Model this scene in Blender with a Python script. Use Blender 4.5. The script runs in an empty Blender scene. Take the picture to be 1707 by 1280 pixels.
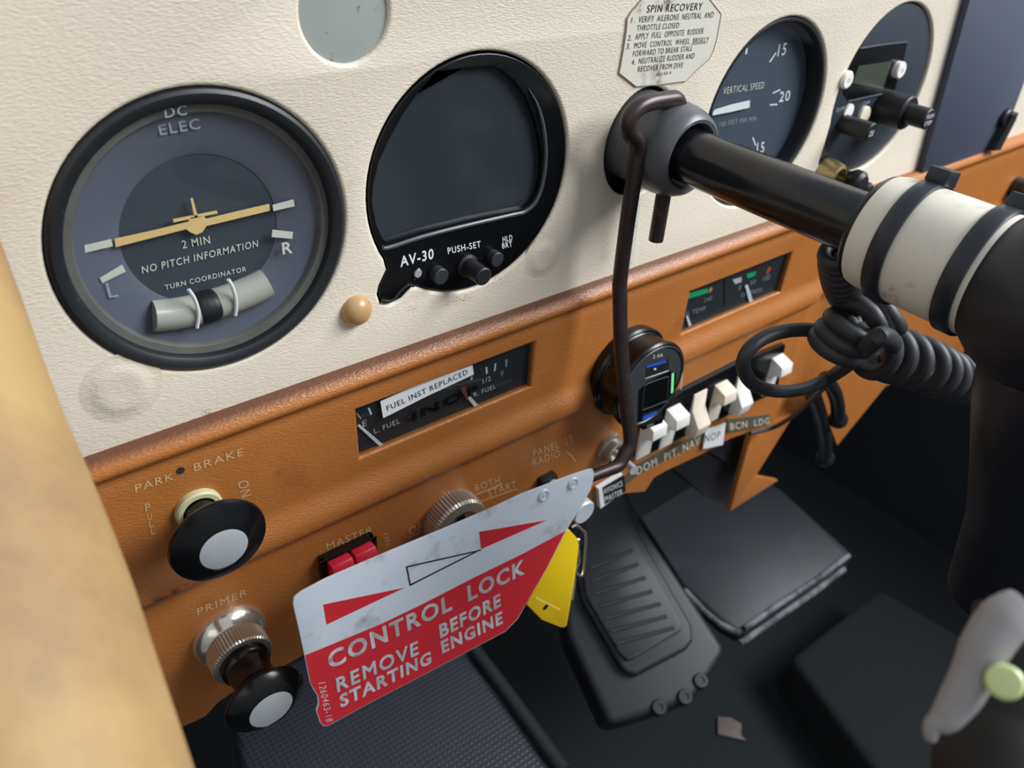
import bpy, bmesh, math, random
from mathutils import Vector, Matrix, noise as mnoise

# ------------------------------------------------------------------ camera, light, exposure
# All lengths below are in millimetres (scaled to metres when a mesh is made).
# x runs along the instrument panel, z up the panel, y through it (negative = towards the pilot);
# the origin is the centre of the turn coordinator.
S = 0.001
sc = bpy.context.scene
COL = sc.collection
random.seed(7)

cam_d = bpy.data.cameras.new('camera')
cam = bpy.data.objects.new('camera', cam_d)
COL.objects.link(cam)
cam.location = (-59.58*S, -201.43*S, 95.73*S)
cam.rotation_euler = (0.952508731, -0.0509241409, -0.659060793)
cam_d.sensor_fit = 'HORIZONTAL'
cam_d.sensor_width = 36.0
cam_d.lens = 1313.872/1707*36.0
cam_d.clip_start = 0.004
cam_d.clip_end = 50
cam_d.dof.use_dof = True
cam_d.dof.focus_distance = 0.252
cam_d.dof.aperture_fstop = 16.0
sc.camera = cam

world = bpy.data.worlds.new('hangar_light')
sc.world = world
world.use_nodes = True
wn = world.node_tree
bg = wn.nodes['Background']
tc = wn.nodes.new('ShaderNodeTexCoord')
sep = wn.nodes.new('ShaderNodeSeparateXYZ')
ramp = wn.nodes.new('ShaderNodeValToRGB')
ramp.color_ramp.elements[0].position = 0.42
ramp.color_ramp.elements[0].color = (0.29, 0.30, 0.32, 1)
ramp.color_ramp.elements[1].position = 0.75
ramp.color_ramp.elements[1].color = (0.62, 0.68, 0.76, 1)
mr = wn.nodes.new('ShaderNodeMapRange')
mr.inputs['From Min'].default_value = -1
mr.inputs['From Max'].default_value = 1
wn.links.new(tc.outputs['Generated'], sep.inputs[0])
wn.links.new(sep.outputs['Z'], mr.inputs['Value'])
wn.links.new(mr.outputs[0], ramp.inputs[0])
wn.links.new(ramp.outputs[0], bg.inputs['Color'])
bg.inputs['Strength'].default_value = 0.75

def window_light(name, loc, target, size, power, color, size_y=None):
    d = bpy.data.lights.new(name, 'AREA')
    d.shape = 'RECTANGLE'
    d.size = size
    d.size_y = size_y or size
    d.energy = power
    d.color = color
    o = bpy.data.objects.new(name, d)
    COL.objects.link(o)
    o.location = loc
    v = Vector(target) - Vector(loc)
    o.rotation_euler = v.to_track_quat('-Z', 'Y').to_euler()
    return o
# daylight through the cabin windows: the far side window and the roof window, the near side window behind
window_light('far_window_light', (1.05, -0.75, 0.85), (0.12, 0, -0.05), 0.9, 36, (0.93, 0.97, 1.0), 0.6)
window_light('near_window_light', (-0.95, -1.0, 0.55), (0.1, 0, -0.1), 0.7, 0.8, (1.0, 0.95, 0.86), 0.5)

sc.view_settings.view_transform = 'Standard'
sc.view_settings.look = 'None'
sc.view_settings.gamma = 1
sc.view_settings.use_curve_mapping = False
sc.view_settings.exposure = 0.0

# ------------------------------------------------------------------ materials
def srgb(r, g, b):
    def f(c):
        c /= 255.0
        return c/12.92 if c <= 0.04045 else ((c+0.055)/1.055)**2.4
    return (f(r), f(g), f(b), 1)

def mat(name, rgb, rough=0.5, metal=0.0, spec=0.5, vary=0.0, vscale=120, bump=0.0, bscale=900, kind='noise',
        coat=0.0, rough_vary=0.0, stain=None, stain_scale=40, stain_lo=0.6, stain_hi=0.75):
    m = bpy.data.materials.new(name)
    m.use_nodes = True
    nt = m.node_tree
    p = nt.nodes['Principled BSDF']
    c = srgb(*rgb)
    p.inputs['Roughness'].default_value = rough
    p.inputs['Metallic'].default_value = metal
    p.inputs['Specular IOR Level'].default_value = spec
    p.inputs['Coat Weight'].default_value = coat
    t = nt.nodes.new('ShaderNodeTexCoord')
    n = nt.nodes.new('ShaderNodeTexNoise')
    n.inputs['Scale'].default_value = vscale
    n.inputs['Detail'].default_value = 5
    nt.links.new(t.outputs['Object'], n.inputs['Vector'])
    mix = nt.nodes.new('ShaderNodeMix')
    mix.data_type = 'RGBA'
    a = max(0, 1-vary); b = 1+vary
    mix.inputs['A'].default_value = (c[0]*a, c[1]*a, c[2]*a, 1)
    mix.inputs['B'].default_value = (min(1, c[0]*b), min(1, c[1]*b), min(1, c[2]*b), 1)
    nt.links.new(n.outputs['Fac'], mix.inputs['Factor'])
    out = mix.outputs['Result']
    if stain:
        n2 = nt.nodes.new('ShaderNodeTexNoise')
        n2.inputs['Scale'].default_value = stain_scale
        n2.inputs['Detail'].default_value = 8
        n2.inputs['Roughness'].default_value = 0.65
        nt.links.new(t.outputs['Object'], n2.inputs['Vector'])
        r = nt.nodes.new('ShaderNodeMapRange')
        r.inputs['From Min'].default_value = stain_lo
        r.inputs['From Max'].default_value = stain_hi
        nt.links.new(n2.outputs['Fac'], r.inputs['Value'])
        mx = nt.nodes.new('ShaderNodeMix')
        mx.data_type = 'RGBA'
        nt.links.new(r.outputs[0], mx.inputs['Factor'])
        nt.links.new(out, mx.inputs['A'])
        mx.inputs['B'].default_value = srgb(*stain)
        out = mx.outputs['Result']
    nt.links.new(out, p.inputs['Base Color'])
    if rough_vary:
        r2 = nt.nodes.new('ShaderNodeMapRange')
        r2.inputs['To Min'].default_value = max(0.02, rough-rough_vary)
        r2.inputs['To Max'].default_value = min(1, rough+rough_vary)
        nt.links.new(n.outputs['Fac'], r2.inputs['Value'])
        nt.links.new(r2.outputs[0], p.inputs['Roughness'])
    if bump:
        bp = nt.nodes.new('ShaderNodeBump')
        bp.inputs['Strength'].default_value = bump
        bp.inputs['Distance'].default_value = 0.0004
        if kind == 'leather':
            mp = nt.nodes.new('ShaderNodeMapping')
            mp.inputs['Scale'].default_value = (0.5, 1.0, 1.7)
            nt.links.new(t.outputs['Object'], mp.inputs['Vector'])
            v = nt.nodes.new('ShaderNodeTexVoronoi')
            v.feature = 'SMOOTH_F1'
            v.inputs['Scale'].default_value = bscale
            v.inputs['Smoothness'].default_value = 0.6
            nt.links.new(mp.outputs[0], v.inputs['Vector'])
            v2 = nt.nodes.new('ShaderNodeTexNoise')
            v2.inputs['Scale'].default_value = bscale*0.7
            v2.inputs['Detail'].default_value = 3
            nt.links.new(mp.outputs[0], v2.inputs['Vector'])
            ad = nt.nodes.new('ShaderNodeMath')
            ad.operation = 'ADD'
            nt.links.new(v.outputs['Distance'], ad.inputs[0])
            nt.links.new(v2.outputs['Fac'], ad.inputs[1])
            nt.links.new(ad.outputs[0], bp.inputs['Height'])
        elif kind == 'weave':
            w1 = nt.nodes.new('ShaderNodeTexWave')
            w1.bands_direction = 'X'
            w1.inputs['Scale'].default_value = bscale
            w2 = nt.nodes.new('ShaderNodeTexWave')
            w2.bands_direction = 'Y'
            w2.inputs['Scale'].default_value = bscale
            for w in (w1, w2):
                nt.links.new(t.outputs['Object'], w.inputs['Vector'])
            ad = nt.nodes.new('ShaderNodeMath')
            ad.operation = 'MULTIPLY'
            nt.links.new(w1.outputs['Fac'], ad.inputs[0])
            nt.links.new(w2.outputs['Fac'], ad.inputs[1])
            nt.links.new(ad.outputs[0], bp.inputs['Height'])
        else:
            v = nt.nodes.new('ShaderNodeTexNoise')
            v.inputs['Scale'].default_value = bscale
            v.inputs['Detail'].default_value = 4
            nt.links.new(t.outputs['Object'], v.inputs['Vector'])
            nt.links.new(v.outputs['Fac'], bp.inputs['Height'])
        nt.links.new(bp.outputs[0], p.inputs['Normal'])
    return m

def glass_mat(name, tint=(1, 1, 1, 1), rough=0.03, ior=1.45):
    m = bpy.data.materials.new(name)
    m.use_nodes = True
    nt = m.node_tree
    nt.nodes.clear()
    o = nt.nodes.new('ShaderNodeOutputMaterial')
    tr = nt.nodes.new('ShaderNodeBsdfTransparent')
    tr.inputs[0].default_value = tint
    gl = nt.nodes.new('ShaderNodeBsdfGlossy')
    gl.inputs['Roughness'].default_value = rough
    fr = nt.nodes.new('ShaderNodeFresnel')
    fr.inputs['IOR'].default_value = ior
    mx = nt.nodes.new('ShaderNodeMixShader')
    geo = nt.nodes.new('ShaderNodeNewGeometry')
    mt = nt.nodes.new('ShaderNodeMath')
    mt.operation = 'MULTIPLY_ADD'
    mt.inputs[1].default_value = -1.0
    mt.inputs[2].default_value = 1.0
    nt.links.new(geo.outputs['Backfacing'], mt.inputs[0])
    m2 = nt.nodes.new('ShaderNodeMath')
    m2.operation = 'MULTIPLY'
    nt.links.new(mt.outputs[0], m2.inputs[0])
    nt.links.new(fr.outputs[0], m2.inputs[1])
    nt.links.new(m2.outputs[0], mx.inputs[0])
    nt.links.new(tr.outputs[0], mx.inputs[1])
    nt.links.new(gl.outputs[0], mx.inputs[2])
    nt.links.new(mx.outputs[0], o.inputs['Surface'])
    return m

CREAM = mat('cream_vinyl', (222, 210, 192), 0.5, vary=0.05, vscale=25, bump=0.3, bscale=1500, kind='leather',
            stain=(196, 172, 146), stain_scale=38, stain_lo=0.66, stain_hi=0.9)
BROWN = mat('saddle_brown_leather', (172, 105, 49), 0.38, vary=0.12, vscale=30, bump=0.4, bscale=1600, kind='leather',
            stain=(120, 66, 38), stain_scale=30, stain_lo=0.6, stain_hi=0.85)
BROWNP = mat('brown_plastic', (172, 105, 49), 0.45, vary=0.07, vscale=25, bump=0.15, bscale=500)
BLACK = mat('satin_black_metal', (24, 26, 29), 0.42, vary=0.2, vscale=60, bump=0.1, bscale=600)
BEZEL = mat('worn_black_paint', (26, 29, 33), 0.45, vary=0.25, vscale=90, stain=(78, 84, 92), stain_scale=220, stain_lo=0.66, stain_hi=0.8)
GLOSS = mat('gloss_black_plastic', (11, 12, 14), 0.24, vary=0.1, spec=0.4)
SOFT = mat('soft_black_plastic', (24, 25, 28), 0.5, vary=0.1)
DIAL = mat('dial_black', (52, 60, 68), 0.55, vary=0.06, vscale=60)
DIALRING = mat('dial_ring_haze', (88, 92, 104), 0.5, vary=0.08, vscale=40)  # lighter grey paints the milky glass reflection onto the ring
HALO = mat('seal_grey', (92, 92, 86), 0.6, vary=0.3, vscale=120)
WHITE = mat('marking_white', (222, 224, 222), 0.6, vary=0.03)
WHITED = mat('marking_dim', (150, 158, 166), 0.6, vary=0.03)
CREAMY = mat('marking_ivory', (206, 204, 192), 0.55, vary=0.05)
YELLOWP = mat('pointer_ochre', (222, 186, 122), 0.6, vary=0.03)
SCREEN = mat('dark_screen', (46, 52, 57), 0.14, vary=0.04, spec=0.6)  # base colour lifted to carry the reflection on the switched-off screen
RIM = mat('screen_rim', (70, 74, 80), 0.3, vary=0.1)
BTN = mat('rubber_button', (44, 46, 50), 0.5, vary=0.1)
GREYCAP = mat('grey_painted_cover', (150, 155, 150), 0.5, vary=0.12, vscale=60, stain=(96, 96, 84), stain_scale=330, stain_lo=0.62, stain_hi=0.7)
PLACARD = mat('placard_aluminium', (206, 201, 188), 0.45, vary=0.06, vscale=70, stain=(132, 120, 104), stain_scale=45, stain_lo=0.58, stain_hi=0.75)
GREEN_EDGE = mat('aged_edge', (140, 130, 110), 0.7, vary=0.1)
INK = mat('black_ink', (40, 38, 36), 0.7, vary=0.1)
COLLAR = mat('grey_collar', (84, 86, 90), 0.36, vary=0.12, vscale=60)
TUBE = mat('control_tube_black', (18, 19, 23), 0.2, vary=0.2, vscale=80, rough_vary=0.1)
ROD = mat('dark_bronze_rod', (66, 54, 54), 0.36, metal=0.55, vary=0.25, vscale=150, stain=(120, 104, 100), stain_scale=200, stain_lo=0.62, stain_hi=0.8)
ALU = mat('scuffed_aluminium', (204, 211, 219), 0.42, metal=0.2, vary=0.1, vscale=45, stain=(146, 152, 158), stain_scale=70, stain_lo=0.56, stain_hi=0.74)
RED = mat('flag_red', (196, 38, 48), 0.45, vary=0.06, vscale=60)
FLAGWHITE = mat('flag_lettering', (214, 216, 218), 0.45, vary=0.03)
CHROME = mat('chrome', (222, 214, 200), 0.16, metal=0.85, vary=0.05)
KNURL = mat('knurled_steel', (178, 170, 158), 0.32, metal=0.7, vary=0.12, vscale=200)
BRASS = mat('aged_brass', (176, 158, 112), 0.35, metal=0.9, vary=0.15, vscale=200)
DISC = mat('spun_aluminium', (196, 200, 203), 0.35, metal=0.35, vary=0.08, vscale=400)
IVORYRING = mat('yellowed_ring', (196, 194, 150), 0.5, vary=0.1)
REDROCK = mat('rocker_red', (206, 36, 58), 0.35, vary=0.05)
ROCKW = mat('rocker_white', (232, 229, 222), 0.4, vary=0.05, vscale=90, stain=(190, 170, 150), stain_scale=150, stain_lo=0.66, stain_hi=0.8)
ROCKI = mat('rocker_ivory', (226, 212, 194), 0.4, vary=0.05, vscale=90, stain=(180, 150, 120), stain_scale=150, stain_lo=0.62, stain_hi=0.8)
ENGR = mat('engraved_cream', (204, 168, 124), 0.6, vary=0.15, vscale=200)
LABELG = mat('olive_label_tape', (92, 84, 66), 0.4, vary=0.1)
PAPER = mat('white_sticker', (226, 228, 228), 0.5, vary=0.03)
BLUE = mat('usb_blue', (36, 84, 190), 0.4, vary=0.05)
GREENM = mat('gauge_green', (40, 170, 112), 0.5, vary=0.05)
REDM = mat('gauge_red', (206, 76, 60), 0.5, vary=0.05)
YELTAG = mat('yellow_plastic', (240, 200, 24), 0.38, vary=0.05, vscale=60, stain=(150, 130, 30), stain_scale=70, stain_lo=0.66, stain_hi=0.8)
BEIGE = mat('beige_plug', (186, 146, 100), 0.3, vary=0.08)
NAVY = mat('dark_slate_plate', (62, 68, 84), 0.6, vary=0.08, vscale=400, bump=0.15, bscale=1500)
WRAP = mat('off_white_wrap', (226, 219, 204), 0.4, vary=0.05, vscale=40, stain=(150, 136, 116), stain_scale=90, stain_lo=0.6, stain_hi=0.78, bump=0.1, bscale=200)
TIE = mat('black_nylon', (34, 38, 46), 0.35, vary=0.1)
RUBBER = mat('black_rubber_cord', (50, 51, 55), 0.5, vary=0.1)
HUB = mat('wheel_black', (24, 27, 36), 0.42, vary=0.12)
TAN = mat('tan_trim', (184, 150, 98), 0.55, vary=0.12, vscale=18, stain=(138, 104, 78), stain_scale=14, stain_lo=0.42, stain_hi=0.72)  # brown stain colour mostly paints the post's shading
CARPET = mat('dark_carpet', (11, 16, 18), 0.95, vary=0.25, vscale=300, bump=0.3, bscale=700)
FIREW = mat('dark_bulkhead', (17, 24, 33), 0.9, vary=0.25, vscale=30)
PEDAL = mat('pedal_rubber', (17, 19, 22), 0.55, vary=0.12, vscale=40)
PADM = mat('worn_dark_plate', (20, 24, 29), 0.42, vary=0.25, vscale=18, stain=(36, 40, 52), stain_scale=14, stain_lo=0.52, stain_hi=0.72)
WORN = mat('worn_edge', (98, 100, 104), 0.5, vary=0.3, vscale=90, stain=(40, 42, 46), stain_scale=60, stain_lo=0.45, stain_hi=0.6)
TREAD = mat('woven_tread', (34, 36, 44), 0.5, vary=0.3, vscale=20, bump=0.9, bscale=95, kind='weave')
BOLT = mat('dull_bolt', (40, 42, 46), 0.35, metal=0.4, vary=0.3, vscale=200)
HOSE = mat('black_hose', (30, 33, 37), 0.3, vary=0.15)
GRIPM = mat('grip_grey', (142, 138, 138), 0.35, vary=0.1)
LENSG = mat('grip_button_yellow_green', (204, 216, 150), 0.3, vary=0.05)
SCRAPM = mat('scrap_brown', (92, 80, 76), 0.6, vary=0.15)
GLASS = glass_mat('instrument_glass', (0.93, 0.95, 0.96, 1), 0.04)
GLASSF = glass_mat('window_glass', (0.9, 0.92, 0.93, 1), 0.06)

def add_patch(m, centre, radii, rgb, strength=1.0, scale=600, lo=0.35, hi=0.6):
    # a stain, scuff or dirt mark at one place (mm) of the thing
    nt = m.node_tree
    p = nt.nodes['Principled BSDF']
    src = p.inputs['Base Color'].links[0].from_socket
    g = nt.nodes.new('ShaderNodeNewGeometry')
    sub = nt.nodes.new('ShaderNodeVectorMath'); sub.operation = 'SUBTRACT'
    sub.inputs[1].default_value = [c*S for c in centre]
    nt.links.new(g.outputs['Position'], sub.inputs[0])
    dv = nt.nodes.new('ShaderNodeVectorMath'); dv.operation = 'DIVIDE'
    dv.inputs[1].default_value = [r*S for r in radii]
    nt.links.new(sub.outputs[0], dv.inputs[0])
    ln = nt.nodes.new('ShaderNodeVectorMath'); ln.operation = 'LENGTH'
    nt.links.new(dv.outputs[0], ln.inputs[0])
    n = nt.nodes.new('ShaderNodeTexNoise')
    n.inputs['Scale'].default_value = scale; n.inputs['Detail'].default_value = 6
    nt.links.new(g.outputs['Position'], n.inputs['Vector'])
    a = nt.nodes.new('ShaderNodeMapRange')      # 1 at the middle, 0 at the rim
    a.inputs['From Min'].default_value = 1.0; a.inputs['From Max'].default_value = 0.3
    nt.links.new(ln.outputs['Value'], a.inputs['Value'])
    b = nt.nodes.new('ShaderNodeMapRange')
    b.inputs['From Min'].default_value = lo; b.inputs['From Max'].default_value = hi
    b.inputs['To Max'].default_value = strength
    nt.links.new(n.outputs['Fac'], b.inputs['Value'])
    k = nt.nodes.new('ShaderNodeMath'); k.operation = 'MULTIPLY'
    nt.links.new(a.outputs[0], k.inputs[0]); nt.links.new(b.outputs[0], k.inputs[1])
    mx = nt.nodes.new('ShaderNodeMix'); mx.data_type = 'RGBA'
    nt.links.new(k.outputs[0], mx.inputs['Factor'])
    nt.links.new(src, mx.inputs['A'])
    mx.inputs['B'].default_value = srgb(*rgb)
    nt.links.new(mx.outputs['Result'], p.inputs['Base Color'])
add_patch(CREAM, (80.73,0,-43.15), (9, 3, 2.5), (176, 116, 84), 0.9, 1400, 0.5, 0.58)     # scuffed brown scratches under the display
add_patch(CREAM, (99.3,0,-41.04), (10, 3, 4), (150, 110, 90), 0.8, 1600, 0.54, 0.62)
add_patch(CREAM, (62.36,-0,-40.82), (4, 3, 2), (150, 120, 100), 0.7, 1600, 0.5, 0.6)
add_patch(CREAM, (-6.61,0,-37.61), (26, 3, 2.2), (226, 208, 160), 0.7, 900, 0.4, 0.6)
add_patch(CREAM, (-10.72,0,-54.02), (2.2, 3, 1.6), (120, 108, 96), 0.9, 1500, 0.5, 0.6)
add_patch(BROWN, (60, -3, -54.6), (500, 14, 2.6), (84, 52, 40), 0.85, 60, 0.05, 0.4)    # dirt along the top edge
add_patch(BROWN, (-32.57,-7,-113.41), (40, 6, 3.0), (96, 62, 62), 0.9, 260, 0.38, 0.6)       # worn bruise on the lip
add_patch(BROWN, (59.41,-7,-112.48), (60, 6, 2.0), (150, 84, 66), 0.7, 300, 0.42, 0.62)
add_patch(BROWN, (107.16,-4,-87.61), (26, 6, 2.0), (214, 176, 126), 0.8, 1200, 0.56, 0.64)  # chipped pale specks under the gauge
add_patch(WRAP, (157.32,-103,-7.38), (5, 5, 7), (150, 128, 108), 0.8, 160, 0.45, 0.6)
add_patch(WRAP, (150.31,-114,-7.85), (3, 4, 8), (120, 104, 88), 0.8, 500, 0.5, 0.6)
add_patch(WRAP, (160.55,-122,-15.08), (8, 8, 6), (140, 122, 104), 0.8, 220, 0.45, 0.6)
add_patch(PLACARD, (167.07,0,48.3), (7, 3, 3.5), (120, 100, 92), 0.9, 500, 0.42, 0.56)
add_patch(PLACARD, (168.71,0,23.24), (3.5, 3, 7), (140, 124, 104), 0.85, 500, 0.42, 0.58)
add_patch(PLACARD, (153.72,0,48.02), (3, 3, 3), (126, 112, 92), 0.9, 600, 0.4, 0.55)
add_patch(TAN, (-66.3,-118.1,5.4), (3.0, 5.0, 8.0), (96, 88, 80), 0.8, 90, 0.3, 0.6)

# ------------------------------------------------------------------ building helpers
WLOC = {}
def tag(o, label=None, cat=None, group=None, kind=None):
    if label: o['label'] = label
    if cat: o['category'] = cat
    if group: o['group'] = group
    if kind: o['kind'] = kind
    return o

def thing(name, label, cat, loc, group=None):
    o = bpy.data.objects.new(name, None)
    o.empty_display_size = 0.005
    COL.objects.link(o)
    o.location = Vector(loc)*S
    WLOC[o.name] = Vector(loc)
    return tag(o, label, cat, group)

class MB:
    """collects shapes (in mm, world axes) and links them as one mesh object"""
    def __init__(s):
        s.v = []; s.f = []; s.m = []; s.mats = []
    def mi(s, m):
        if m not in s.mats: s.mats.append(m)
        return s.mats.index(m)
    def add(s, verts, faces, m):
        b = len(s.v); k = s.mi(m)
        s.v += [Vector(p) for p in verts]
        for f in faces:
            s.f.append([i+b for i in f]); s.m.append(k)
        return s
    def prism(s, pts, ext, m):
        p = [Vector(q) for q in pts]; e = Vector(ext); n = len(p)
        v = p + [q+e for q in p]
        f = [list(range(n)), list(range(2*n-1, n-1, -1))]
        for i in range(n):
            j = (i+1) % n
            f.append([i, i+n, j+n, j])
        return s.add(v, f, m)
    def box(s, x0, x1, y0, y1, z0, z1, m):
        return s.prism([(x0, y0, z0), (x1, y0, z0), (x1, y0, z1), (x0, y0, z1)], (0, y1-y0, 0), m)
    def lathe(s, prof, c, m, seg=64, axis='y', M=None, teeth=0):
        """prof: list of (radius, offset along axis[, knurl depth]); axis y (offset = y), or the matrix M (local z = axis)"""
        v = []; f = []; n = teeth*2 if teeth else seg
        rings = []
        for pr in prof:
            r, h = pr[0], pr[1]; k = pr[2] if len(pr) > 2 else 0
            if r <= 1e-6:
                rings.append([len(v)]); q = [(0, 0, h)]
            else:
                rings.append(list(range(len(v), len(v)+n)))
                q = [((r-(k if i % 2 else 0))*math.cos(2*math.pi*i/n), (r-(k if i % 2 else 0))*math.sin(2*math.pi*i/n), h) for i in range(n)]
            for a in q:
                if M is not None: v.append(M @ Vector(a))
                else: v.append(Vector((c[0]+a[0], a[2], c[1]+a[1])))
        for A, B in zip(rings, rings[1:]):
            if len(A) == 1 and len(B) == 1: continue
            for i in range(n):
                j = (i+1) % n
                if len(A) == 1: f.append([A[0], B[i], B[j]])
                elif len(B) == 1: f.append([A[i], A[j], B[0]])
                else: f.append([A[i], A[j], B[j], B[i]])
        return s.add(v, f, m)
    def tube(s, pts, r, m, seg=14, smooth=0, closed=False, caps=True, radii=None):
        p = [Vector(q) for q in pts]
        R = list(radii) if radii else [r]*len(p)
        if smooth:
            n = len(p); out = []; ro = []
            rng = range(n) if closed else range(n-1)
            for i in rng:
                p0 = p[(i-1) % n] if (closed or i > 0) else p[i]
                p1 = p[i]; p2 = p[(i+1) % n]
                p3 = p[(i+2) % n] if (closed or i+2 < n) else p2
                for k in range(smooth):
                    t = k/smooth
                    out.append(0.5*((2*p1)+(p2-p0)*t+(2*p0-5*p1+4*p2-p3)*t*t+(3*p1-p0-3*p2+p3)*t**3))
                    ro.append(R[i]*(1-t)+R[(i+1) % n]*t)
            if not closed: out.append(p[-1]); ro.append(R[-1])
            p = out; R = ro
        n = len(p); v = []; f = []
        T = []
        for i in range(n):
            a = p[(i-1) % n] if (closed or i > 0) else p[i]
            b = p[(i+1) % n] if (closed or i < n-1) else p[i]
            d = b-a
            T.append(d.normalized() if d.length > 1e-9 else Vector((0, 0, 1)))
        u = T[0].orthogonal().normalized()
        for i in range(n):
            if i:
                ax = T[i-1].cross(T[i])
                if ax.length > 1e-7:
                    u = Matrix.Rotation(T[i-1].angle(T[i]), 3, ax.normalized()) @ u
            u = (u - T[i]*u.dot(T[i])).normalized()
            w = T[i].cross(u)
            for k in range(seg):
                a = 2*math.pi*k/seg
                v.append(p[i]+R[i]*(math.cos(a)*u+math.sin(a)*w))
        for i in range(n if closed else n-1):
            j = (i+1) % n
            for k in range(seg):
                l = (k+1) % seg
                f.append([i*seg+k, i*seg+l, j*seg+l, j*seg+k])
        if caps and not closed:
            f.append(list(range(seg-1, -1, -1)))
            f.append([(n-1)*seg+k for k in range(seg)])
        return s.add(v, f, m)
    def text(s, txt, BL, BR, TL, m, bold=0.0, out=-0.06, thick=0.05, res=3):
        """lettering whose baseline box runs from BL to BR and up to TL"""
        heavy = bold if ('M' in txt and bold > 0.01) else 0.0      # a heavy M is thickened by overlapping copies
        if heavy: bold = 0.0
        cu = bpy.data.curves.new('t', 'FONT')
        cu.body = txt; cu.resolution_u = res; cu.offset = bold
        cu.space_character = 1.18; cu.space_word = 0.9
        o = bpy.data.objects.new('t', cu)
        me = bpy.data.meshes.new_from_object(o)
        xs = [q.co.x for q in me.vertices]; ys = [q.co.y for q in me.vertices]
        x0, x1 = min(xs), max(xs); y0, y1 = min(ys), max(ys)
        if not any(c in txt for c in 'Q,;jgpqy'): y0 = min(y0, 0.0)
        A = Vector(BL); X = Vector(BR)-A; Y = Vector(TL)-A
        N = X.cross(Y).normalized()          # towards the reader
        v = [A+X*((q.co.x-x0)/(x1-x0))+Y*((q.co.y-y0)/(y1-y0))+N*(-out) for q in me.vertices]
        fs = [list(q.vertices) for q in me.polygons]
        if heavy:
            for k in range(8):
                a = math.pi*k/4; dx = heavy*0.75*math.cos(a)/(x1-x0); dy = heavy*0.75*math.sin(a)/(y1-y0)
                s.add([q+X*dx+Y*dy+N*(0.02+0.02*k) for q in v], fs, m)
        s.add(v, fs, m)
        bpy.data.objects.remove(o); bpy.data.curves.remove(cu); bpy.data.meshes.remove(me)
        return s
    def build(s, name, parent=None, bevel=0.0, bseg=2, angle=35, smooth=True, origin=None, weld=True):
        me = bpy.data.meshes.new(name)
        if parent is not None: org = WLOC[parent.name]
        elif origin is not None: org = Vector(origin)
        else:
            lo = Vector([min(q[i] for q in s.v) for i in range(3)]); hi = Vector([max(q[i] for q in s.v) for i in range(3)])
            org = (lo+hi)/2
        me.from_pydata([(q-org)*S for q in s.v], [], s.f)
        for m in s.mats: me.materials.append(m)
        for p, k in zip(me.polygons, s.m): p.material_index = k
        bm = bmesh.new(); bm.from_mesh(me)
        if weld: bmesh.ops.remove_doubles(bm, verts=bm.verts, dist=2e-6)
        bmesh.ops.recalc_face_normals(bm, faces=bm.faces)
        if bevel:
            es = [e for e in bm.edges if len(e.link_faces) == 2 and e.calc_face_angle(0) > math.radians(40)]
            bmesh.ops.bevel(bm, geom=es, offset=bevel*S, segments=bseg, profile=0.5, affect='EDGES', clamp_overlap=True)
        bm.to_mesh(me); bm.free()
        if smooth:
            for p in me.polygons: p.use_smooth = True
            me.set_sharp_from_angle(angle=math.radians(angle))
        me.update()
        o = bpy.data.objects.new(name, me)
        COL.objects.link(o)
        if parent is not None: o.parent = parent
        else: o.location = org*S
        WLOC[o.name] = org
        return o

def cxz(p): return (p[0], p[2])
def letters(parent, items):
    for it in items:
        s_, a, b, c, m_ = it[:5]
        MB().text(s_, a, b, c, m_, bold=it[5] if len(it) > 5 else 0.0).build('lettering', parent, smooth=False)
def circle(cx, cz, r, n=72, a0=0, a1=360):
    return [(cx+r*math.cos(math.radians(a0+(a1-a0)*i/n)), cz+r*math.sin(math.radians(a0+(a1-a0)*i/n))) for i in range(n if a1-a0 == 360 else n+1)]
def xz(l, y): return [(p[0], y, p[1]) for p in l]

# outlines of the two instrument cut-outs with a corner lug (x, z)
AV_C = (87.4, -0.3)
AV_OUT = circle(AV_C[0], AV_C[1], 40, 64, -124, 209)+[(53.2, -23.5), (50.2, -28.5), (49.4, -31.5), (50.2, -35), (53.6, -36.6), (57.8, -36.0), (60.6, -33.9), (63.0, -32.6)]
RG_C = (334.2, -2.5)
RG_OUT = circle(RG_C[0], RG_C[1], 40, 64, -103, 195)+[(295.4, -22.5), (294.9, -30.8), (296.2, -35.6), (306.0, -38.8), (317.3, -41.6)]
def shrink(o, c, k): return [(c[0]+(p[0]-c[0])*k, c[1]+(p[1]-c[1])*k) for p in o]

# ------------------------------------------------------------------ setting: floor, bulkhead, side wall, tan door post
def struct(mb, name, **k):
    o = mb.build(name, **k); o['kind'] = 'structure'; return o
struct(MB().box(-700, 900, -900, 700, -560, -540, CARPET), 'floor')
struct(MB().box(-700, 900, 430, 450, -540, -120, FIREW), 'wall_front')
struct(MB().box(720, 740, -700, 430, -540, -70, FIREW), 'wall_right')
struct(MB().box(-320, -300, -100, 430, -540, 60, FIREW), 'wall_left')

post = [(-69.7,32.7,42.7),(-73.4,-4.6,23.3),(-74.7,-27.5,11.0),(-76.0,-50.1,1.1),(-76.4,-69.9,-6.9),(-77.0,-88.8,-14.1),(-78.2,-103.0,-18.5),(-79.4,-118.0,-23.6),(-80.5,-131.2,-28.5),(-81.4,-142.8,-33.3),(-82.4,-156.3,-36.7),(-84.0,-169.6,-40.5)]
mb = MB()
mb.tube(post, 26, TAN, seg=48, smooth=6, radii=[26]*len(post))
struct(mb, 'trim_1')

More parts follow.
